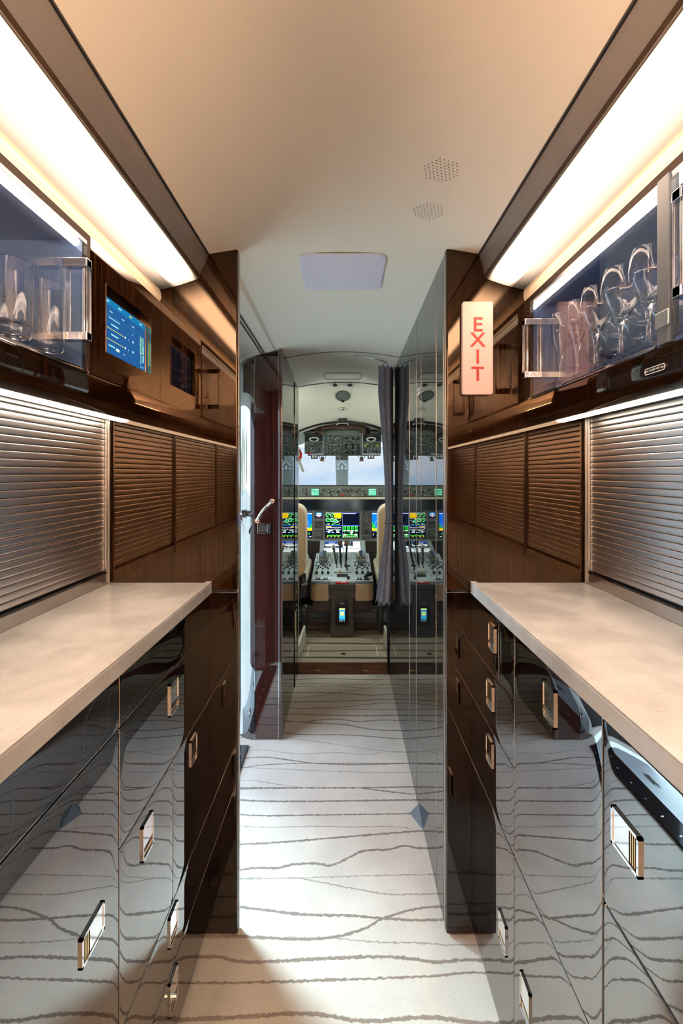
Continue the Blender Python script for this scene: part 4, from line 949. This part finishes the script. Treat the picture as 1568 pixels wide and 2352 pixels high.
for k in range(5): R.append((.15, .4 + k * .065, .85, .425 + k * .065, (210, 225, 140)))
for k in range(6): R.append((.1 + .13 * k, .08 + .03 * (k % 3), .2 + .13 * k, .2, (40, 110, 170)))
for k in range(4): R.append((.05 + .27 * k, -.12, .14 + .27 * k, -.07, WH))
display('display', (-.034, 3.2118, .200), (1, 0, 0), (0, 0, 1), .040, .080, R, 'screen', ph, n=(0, -1, 0))
bm = NB(); box(bm, -.03, .002, 3.2122, 3.2112, .312, .316); obj('earpiece', bm, 'steel', ph)
# keypads and switches on the sloping top
def pat(x, t, w_, l_, up, mi, bm):     # little block lying on the slope
    c = Vector(sl(x, t)); U = Vector((1, 0, 0))
    p_ = [c - U * w_ - vdir * l_, c + U * w_ - vdir * l_, c + U * w_ + vdir * l_, c - U * w_ + vdir * l_]
    hexa(bm, [tuple(v_ + nrm * .0002) for v_ in p_] + [tuple(v_ + nrm * up) for v_ in p_], mi)
bm = NB()
for xc in (-.160, .135):
    pat(xc, .78, .062, .085, .002, 1, bm)
    for sx in (-1, 1):
        for k in range(6):
            for j in range(2): pat(xc + sx * (.043 + .014 * j), .66 + .05 * k, .0045, .006, .006, 0, bm)
    for j in range(3):
        for k in range(7): pat(xc - .052 + .0175 * k, .44 + .045 * j, .0048, .006, .007, 2 if (j + k) % 3 else 0, bm)
    for k in range(7): pat(xc - .052 + .0175 * k, .06, .005, .010, .007, 2 if k % 3 else 0, bm)
    for k in range(3):
        for j in range(2): pat(xc - .04 + .04 * k, .30 + .09 * j, .006, .006, .007, 2, bm)
obj('keypads', bm, ['white', 'grey', 'black'], pd)['kind'] = 'stuff'
bm = NB()
for xc in (-.160, .135):
    for k in range(3): c = Vector(sl(xc - .042 + .042 * k, .24)); tube(bm, [c, c + nrm * .018], .0095, 14)
obj('knobs', bm, 'black', pd)['kind'] = 'stuff'
for xc in (-.160, .135):
    bm = NB(); c = Vector(sl(xc, .80)); 
    prof = []
    for k in range(9):
        a = math.pi * k / 8; prof.append((-.030 * math.cos(a), .004 + .035 * math.sin(a)))
    A_ = [bm.verts.new(c + Vector((1, 0, 0)) * a + nrm * b + vdir * .06) for a, b in prof]; B_ = [bm.verts.new(c + Vector((1, 0, 0)) * a * 1.05 + nrm * b * .75 - vdir * .025) for a, b in prof]
    D_ = [bm.verts.new(c + Vector((1, 0, 0)) * a * .6 + nrm * b * .3 + vdir * .075) for a, b in prof]
    for X_, Y_ in ((D_, A_), (A_, B_)):
        for k in range(8): bm.faces.new((X_[k], X_[k + 1], Y_[k + 1], Y_[k]))
    bm.faces.new(B_)
    obj('trackball_cover', bm, 'steel', pd, smooth=True)
    bm = NB(); pat(xc, .60, .028, .045, .004, 0, bm); obj('trackball_well', bm, 'dgrey', pd)
# quadrant
bm = NB(); pat(-.013, .62, .062, .17, .010, 0, bm); obj('quadrant', bm, 'lightgrey', pd, bevel=.004)
bm = NB()
for x in (-.055, -.022, .012): pat(x, .66, .004, .13, .0115, 0, bm)
for t in (.20, .16): pat(-.013 + (0 if t == .2 else .0), t, .040, .014, .002, 0, bm)
obj('slots', bm, 'black', pd)
for i, (x, hd_) in enumerate(((-.026, .035), (.014, .035))):
    bm = NB(); a = Vector(sl(x, .50)) ; b = Vector((x - (.008 if i == 0 else -.008), 3.70, .655)); tube(bm, [a + nrm * .01, b], .008, 10, 0); vs = box(bm, b[0] - .018, b[0] + .018, b[1] - .02, b[1] + .02, b[2] - .008, b[2] + .022, 0)
    obj('thrust_lever', bm, 'blackgloss', pd)
bm = NB(); a = Vector(sl(-.062, .52)); b = Vector((-.082, 3.66, .628)); tube(bm, [a + nrm * .008, b], [.006, .010], 10, 0); tube(bm, [b, b + Vector((-.006, .0, .02))], .012, 12, 1); obj('flap_lever', bm, ['black', 'beige'], pd, smooth=True)
bm = NB(); a = Vector(sl(.022, .30)); tube(bm, [a, a + nrm * .04 + vdir * .02], .006, 10); vs = tube(bm, [a + nrm * .04 + vdir * .02 - Vector((.022, 0, 0)), a + nrm * .04 + vdir * .02 + Vector((.022, 0, 0))], .007, 10); obj('speed_brake_lever', bm, 'black', pd)
bm = NB(); a = Vector(sl(-.036, .22)); tube(bm, [a, a + nrm * .03, a + nrm * .04 - vdir * .03], [.009, .012, .010], 12); obj('parking_brake', bm, 'creamleather', pd, smooth=True)
bm = NB(); c = Vector(sl(.03, .07)); tube(bm, [c, c + nrm * .02], .010, 12); obj('knob', bm, 'black', pd)
bm = NB(); box(bm, -.06, .03, 3.235, 3.262, .4455, .4545, 0); box(bm, -.02, .01, 3.236, 3.25, .4545, .4555, 1); obj('placard_strip', bm, ['red', 'white'], pd)
# upper console display
bm = NB(); hexa(bm, [(-.205, 3.735, .50), (.178, 3.735, .50), (.19, 3.97, .50), (-.21, 3.97, .50), (-.20, 3.735, .575), (.172, 3.735, .575), (.18, 3.965, .645), (-.205, 3.965, .645)]); obj('display_housing', bm, 'lightgrey', pd, bevel=.005)
R = [(0, 0, 1, 1, (205, 216, 212)), (0, .38, .52, 1, (30, 42, 66)), (0, .9, .52, 1, (40, 80, 190)), (.54, .55, .8, 1, (40, 52, 66)), (.02, .55, .46, .62, WH), (.1, .68, .5, .74, (200, 210, 220)), (.12, .8, .3, .86, WH), (.0, .3, 1, .34, (90, 110, 120))]
for k in range(24): a = rnd.uniform(0, .75); b = rnd.uniform(.4, .9); R.append((a, b, a + rnd.uniform(.03, .1), b + .04, rnd.choice((WH, WH, (150, 220, 120), (30, 60, 120), YL))))
for k in range(7): R.append((.03 + .1 * k, .04, .04 + .1 * k, .3, (60, 80, 90)))
vd = Vector((0, .23, .07)).normalized()
display('console_display', (-.166, 3.75, .5806), (1, 0, 0), vd, .30, .195, R, 'screen', pd, n=(0, -vd.z, vd.y))

for i, x in enumerate((-.58, .56)):  # fill lights added out of view to brighten the cockpit
    t = thing('cockpit_fill', 'added unseen round fill light over the pilot seat on the %s side' % ('closet' if i == 0 else 'curtain'), 'light', (x, 3.02, ceilz(x, 3.02)))
    zc_ = ceilz(x, 3.02); bm = NB(); lathe(bm, [(0, -.012), (.07, -.012), (.075, -.006), (.075, .02)], (x, 3.02, zc_), 20); obj('lens', bm, emit('cockpit_fill_lens', (.90, 1, .95), 60), t)
# ------------------------------------------------------------------ pilot seats
def seat(xc, label, inner):
    t = thing('pilot_seat', label, 'seat', (xc, 3.4, .07), 'pilot seats')
    w_ = .235
    bm = NB(); prism(bm, rrect(xc - w_, xc + w_, .50, 1.00, .07, 5), 3.17, 3.215); obj('back_shell', bm, 'beige', t, bevel=.012)
    bm = NB(); prism(bm, rrect(xc - w_ - .008, xc + w_ + .008, .52, 1.01, .075, 5), 3.216, 3.285); obj('back_cushion', bm, 'creamleather', t, bevel=.02)
    bm = NB(); prism(bm, rrect(xc - .13, xc + .13, 1.03, 1.16, .04, 4), 3.19, 3.25); o = obj('headrest', bm, 'blackgloss', t, bevel=.01)
    bm = NB(); prism(bm, rrect(xc - .14, xc + .14, 1.02, 1.17, .045, 4), 3.2505, 3.275); tube(bm, [(xc - .06, 3.24, .99), (xc - .06, 3.24, 1.04)], .008); tube(bm, [(xc + .06, 3.24, .99), (xc + .06, 3.24, 1.04)], .008); obj('headrest_pad', bm, 'creamleather', t, bevel=.008)
    bm = NB(); hexa(bm, [(xc - .22, 3.25, .35), (xc + .22, 3.25, .35), (xc + .24, 3.74, .40), (xc - .24, 3.74, .40), (xc - .245, 3.25, .50), (xc + .245, 3.25, .50), (xc + .245, 3.74, .545), (xc - .245, 3.74, .545)]); obj('seat_pan', bm, 'creamleather', t, bevel=.035, bseg=5)
    bm = NB(); prism(bm, rrect(xc - .22, xc + .22, 3.29, 3.72, .05, 5), .545, .575, 0, 'Z'); obj('sheepskin', bm, 'white', t, bevel=.012)
    bm = NB(); box(bm, xc - .10, xc + .10, 3.35, 3.65, .07, .36); box(bm, xc - .20, xc + .20, 3.28, 3.70, .25, .33); box(bm, xc - .2, xc + .2, 3.22, 3.26, .30, .50); obj('pedestal_base', bm, 'black', t, bevel=.01)
    s_ = inner; xi = xc + s_ * .235
    bm = NB(); tube(bm, [(xi - s_ * .02, 3.20, .50), (xi - s_ * .015, 3.20, .40)], .022, 10); box(bm, xi - s_ * .05, xi + s_ * .0, 3.19, 3.24, .36, .52); tube(bm, [(xi - s_ * .02, 3.19, .45), (xi + s_ * .012, 3.17, .47)], .012, 10, 1); obj('recline_lever', bm, ['black', 'chrome'], t)
    bm = NB(); tube(bm, [(xi - s_ * .015, 3.18, .30), (xi - s_ * .005, 3.17, .24), (xi - s_ * .005, 3.17, .13)], [.02, .026, .014], 12, 0); tube(bm, [(xi - s_ * .0, 3.2, .31), (xi - s_ * .0, 3.19, .22)], .012, 8, 1); obj('adjust_handle', bm, ['black', 'steel'], t, smooth=True)
    return t
seat(-.502, 'cream leather pilot seat beside the closet doorway post', 1)
seat(.475, 'cream leather pilot seat mostly hidden behind the charcoal curtain', -1)
bm = NB(); tube(bm, [(.155, 3.30, .489), (.185, 3.31, .495), (.215, 3.33, .505)], [.012, .014, .012], 10); box(bm, .14, .17, 3.28, 3.31, .473, .486)
tag(obj('seat_belt_buckle', bm, 'blackgloss', smooth=True), 'black seat belt buckle lying at the pedestal edge by the curtain', 'buckle')

# ------------------------------------------------------------------ overhead console
oh = thing('overhead_console', 'dark overhead console full of switches under the cockpit ceiling', 'console', (-.02, 3.6, 1.45))
def OP(px, py, back=0):      # switch panel plane: Y 3.55 at 1.521 (py 997) to Y 3.80 at 1.374 (py 1044)
    t = (py - 997) / 47.0; Y = 3.55 + .25 * t; return Vector(((px - CX) / F * Y, Y, H + (CY - py) / F * Y))
o0 = OP(787, 997); o1 = OP(787, 1044); od = (o1 - o0).normalized(); on = Vector((0, -od.z * -1, od.y)).normalized(); on = Vector((0, od.z, -od.y)).normalized()
if on.y > 0: on = -on
def slab(bm, x0, x1, p0, p1, d0, d1, mi=0):
    a, b, c, d = OP(x0, p1), OP(x1, p1), OP(x1, p0), OP(x0, p0)
    hexa(bm, [tuple(v_ + on * d0) for v_ in (a, b, c, d)] + [tuple(v_ + on * d1) for v_ in (a, b, c, d)], mi)
bm = NB(); slab(bm, 741.5, 832.5, 997, 1044, -.05, 0); c_ = obj('switch_panel', bm, 'grey', oh, bevel=.004)
for a, b in ((699, 741), (833, 875)):
    bm = NB(); slab(bm, a, b, 1013.5, 1043, -.05, -.001); obj('side_switch_panel', bm, 'grey', oh, bevel=.004)
    bm = NB(); slab(bm, a, b, 998, 1013, -.05, .004); obj('side_pod', bm, 'black', oh, bevel=.006)
for px in (721, 852):
    bm = NB(); c = OP(px, 1007.5); c += on * .006
    u_ = Vector((1, 0, 0)); v_ = od
    pts = [c + u_ * .034 * math.cos(t) + v_ * .024 * math.sin(t) for t in (k * math.pi / 12 for k in range(25))]
    tube(bm, pts, .0055, 8, 0, False); tube(bm, [c - on * .004, c + on * .006], .014, 14, 1); obj('vent_nozzle', bm, ['cream', 'blackgloss'], oh, smooth=True)
bm = NB(); rr = random.Random(5)
for px in range(746, 830, 4):
    for py in range(1001, 1043, 4):
        if abs(px - 786) < 3: continue
        if rr.random() < .42: continue
        wd = rr.uniform(.8, 1.7); slab(bm, px - wd, px + wd, py - 1.1, py + 1.1, 0, .003, rr.choice((0, 0, 1, 0, 2)))
for cx in (795, 809.5, 823):
    for py in (1006, 1021, 1028, 1038): slab(bm, cx - 2.4, cx + 2.4, py - 2.2, py + 2.2, 0, .008, 0)
for a, b in ((702, 739), (836, 873)):
    for px in range(a, b, 4):
        for py in (1019, 1024, 1030, 1036, 1040):
            if rr.random() < .35: continue
            slab(bm, px - .9, px + .9, py - 1.2, py + 1.2, 0, .006, rr.choice((0, 1, 2, 0)))
for px, py, mi in ((839, 1022, 3), (865, 1022, 3), (710, 1040, 4)): slab(bm, px - 3, px + 3, py - 2, py + 2, .001, .006, mi)
slab(bm, 785.5, 786.5, 999, 1043, 0, .002, 0); slab(bm, 743, 831, 1015, 1015.6, 0, .002, 0); slab(bm, 743, 831, 1030, 1030.5, 0, .002, 0)
obj('switches', bm, ['black', 'lightgrey', 'dgrey', 'yellow', 'red'], oh)['kind'] = 'stuff'
# shroud above, light cut-outs
bm = NB()
def Pq(px, py, Y): return px2(px, py, Y)
sh_pts = [(724, 992), (727, 984), (745, 978), (787, 975), (829, 978), (847, 984), (849, 992), (833, 998), (831, 989), (825, 986), (787, 984), (749, 986), (743, 989), (741, 998)]
a_ = [bm.verts.new(Pq(x, y, 3.52)) for x, y in sh_pts]; b_ = [bm.verts.new(Pq(x, y, 3.62)) for x, y in sh_pts]; n_ = len(sh_pts)
for k in range(n_): bm.faces.new((a_[k], a_[(k + 1) % n_], b_[(k + 1) % n_], b_[k]))
bmesh.ops.triangulate(bm, faces=[bm.faces.new(a_[::-1]), bm.faces.new(b_)]); obj('shroud', bm, 'blackgloss', oh)
bm = NB(); prism(bm, [Pq(743, 998, 3.6)[::2], Pq(743, 985, 3.6)[::2], Pq(831, 985, 3.6)[::2], Pq(831, 998, 3.6)[::2]], 3.60, 3.66); obj('shroud_back', bm, 'black', oh)
bm = NB()
for x in (757, 787, 817):
    a = Pq(x - 3, 994, 3.595); b = Pq(x + 3, 985.5, 3.595); tube(bm, [(a[0], 3.595, a[2]), (a[0], 3.595, b[2]), (b[0], 3.595, b[2]), (b[0], 3.595, a[2])], .003, 6)
obj('card_clip', bm, 'steel', oh)['kind'] = 'stuff'
# arch frame
bm = NB(); pa = []
for k in range(21):
    x = -.345 + .66 * k / 20; c = (x + .015) / .33; py = 969 + 22 * abs(c) ** 2.4; pa.append((x, 3.45, H + (CY - py) / F * 3.45))
tube(bm, [(-.352, 3.45, 1.22), (-.356, 3.45, 1.42)] + pa + [(.326, 3.45, 1.42), (.322, 3.45, 1.22)], .0125, 10); ob = obj('arch_frame', bm, 'blackgloss', oh, smooth=True)
bm = NB(); box(bm, -.044, .022, 3.40, 3.46, 1.595, 1.665); obj('compass_housing', bm, 'black', oh, bevel=.004)
bm = NB(); tube(bm, [(-.050, 3.40, 1.575), (-.050, 3.40, 1.588), (.028, 3.40, 1.588), (.028, 3.40, 1.575)], .004, 8); obj('stow_bar', bm, 'steel', oh)
# side fillers
for s_, x0, x1 in ((-1, 697, 725), (1, 848, 879)):
    bm = NB(); a = Pq(x0, 998, 3.58); b = Pq(x1, 991, 3.58); box(bm, a[0], b[0], 3.56, 3.62, a[2], b[2]); obj('side_shelf', bm, 'dgrey', oh, bevel=.004)
# hooks and lamps hanging below
for i, px in enumerate((740, 830)):
    t = thing('map_lamp', 'small swivel map lamp hanging below the overhead console, %s' % ('nearer the closet' if i == 0 else 'nearer the curtain'), 'lamp', Pq(px, 1052, 3.8), 'map lamps under the overhead console')
    a = Pq(px, 1046, 3.8); bm = NB(); tube(bm, [(a[0], 3.8, 1.3645), (a[0], 3.8, 1.345)], .012, 12); obj('stem', bm, 'steel', t)
    bm = NB(); tube(bm, [(a[0] - .03, 3.8, 1.363), (a[0] - .02, 3.79, 1.343), (a[0] + .02, 3.79, 1.343), (a[0] + .03, 3.8, 1.363)], .004, 8); obj('bracket', bm, 'chrome', t)
    bm = NB(); tube(bm, [(a[0], 3.80, 1.35), (a[0], 3.785, 1.325)], [.012, .018], 14); box(bm, a[0] - .018, a[0] + .018, 3.78, 3.80, 1.316, 1.322); obj('head', bm, 'steel', t, smooth=True)
for i, (a, b) in enumerate(((714, 729), (844, 859))):
    A_ = Pq(a, 1054, 3.8); B_ = Pq(b, 1045, 3.8); bm = NB(); box(bm, A_[0], B_[0], 3.79, 3.81, A_[2], B_[2], 0); box(bm, A_[0] + .008, A_[0] + .022, 3.788, 3.79, A_[2] + .010, B_[2] - .004, 1); box(bm, B_[0] - .022, B_[0] - .008, 3.788, 3.79, A_[2] + .010, B_[2] - .004, 1)
    obj('visor_clip', bm, ['black', 'white'], oh)
A_ = Pq(771, 1056, 3.82); B_ = Pq(779, 1048, 3.82); bm = NB(); box(bm, A_[0], B_[0], 3.80, 3.84, A_[2], B_[2]); box(bm, B_[0] + .006, B_[0] + .07, 3.82, 3.84, A_[2], B_[2] + .02); box(bm, -.30, .30, 3.80, 3.83, 1.365, 1.376); obj('standby_compass', bm, 'dgrey', oh, bevel=.003)
# roof edge grips near the doorway + red strap
bm = NB(); tube(bm, [(-.346, 3.46, 1.41), (-.352, 3.5, 1.39), (-.345, 3.6, 1.30), (-.33, 3.7, 1.24)], .012, 10); obj('grip_rail', bm, 'cream', oh, smooth=True)
bm = NB(); prism(bm, [(-.350, 1.40), (-.336, 1.405), (-.322, 1.37), (-.325, 1.335), (-.345, 1.32)], 3.53, 3.55); tag(obj('fire_extinguisher_strap', bm, 'red'), 'red tag hanging beside the grip rail in the cockpit', 'tag')

# ------------------------------------------------------------------ cockpit ceiling fittings
def ceilpt(px, py):       # the point of the ceiling surface seen at a pixel
    best = None
    for k in range(4000):
        Y = 1.3 + k * .0007; x = (px - CX) / F * Y; z = H + (CY - py) / F * Y
        if z >= ceilz(x, Y): return Vector((x, Y, ceilz(x, Y)))
    return Vector((x, Y, ceilz(x, Y)))
c = ceilpt(787, 908); e = ceilpt(787, 920); u_ = Vector((1, 0, 0)); v_ = (ceilpt(787, 897) - ceilpt(787, 919)); v_.normalize(); nn = u_.cross(v_).normalized(); nn = nn if nn.z < 0 else -nn
hw = (ceilpt(803, 908) - ceilpt(771, 908)).length / 2; hh = (ceilpt(787, 896) - ceilpt(787, 919)).length / 2
def disc(bm, c, a, b, up, r=.003, mi=0, fill=1):
    pts = [c + nn * up + u_ * a * math.cos(t) + v_ * b * math.sin(t) for t in (k * math.pi / 16 for k in range(33))]
    tube(bm, pts, r, 8, mi, False); v0 = [bm.verts.new(p_) for p_ in pts[:-1]]; bm.faces.new(v0).material_index = fill
t = thing('ceiling_speaker', 'round grille with dark rim in the cockpit ceiling', 'speaker', c)
bm = NB(); disc(bm, c, hw, hh, .004); obj('grille', bm, ['dgrey', 'grey'], t)
bm = NB(); e = ceilpt(787, 919.5); box(bm, e[0] - .010, e[0] + .010, e[1] - .01, e[1] + .01, e[2] - .012, e[2] - .001); obj('mount_clip', bm, 'black', t)
t = thing('ceiling_nozzle', 'small round air nozzle in the cockpit ceiling above the overhead console', 'air vent', ceilpt(787, 939))
bm = NB(); disc(bm, ceilpt(787, 939), .019, .016, .006, .005, 0, 1); obj('ring', bm, ['steel', 'black'], t)
for i, px in enumerate((769, 803)):
    t = thing('reading_light', 'small recessed reading light in the cockpit ceiling, %s' % ('nearer the closet' if i == 0 else 'nearer the curtain'), 'light', ceilpt(px, 883), 'recessed cockpit reading lights')
    bm = NB(); disc(bm, ceilpt(px, 883), .020, .022, .003, .003, 0, 1); obj('ring', bm, ['steel', 'black'], t)
bm = NB(); A_ = []; B_ = []
pts = [(750, 856), (824, 856), (829, 859), (829, 867), (824, 871), (750, 871), (745, 867), (745, 859)]
for k in range(len(pts)):
    A_.append(ceilpt(*pts[k]) + Vector((0, 0, -.0015)))
tube(bm, A_ + [A_[0]], .0018, 6, 0, False); struct('trim_18', bm, 'grey')
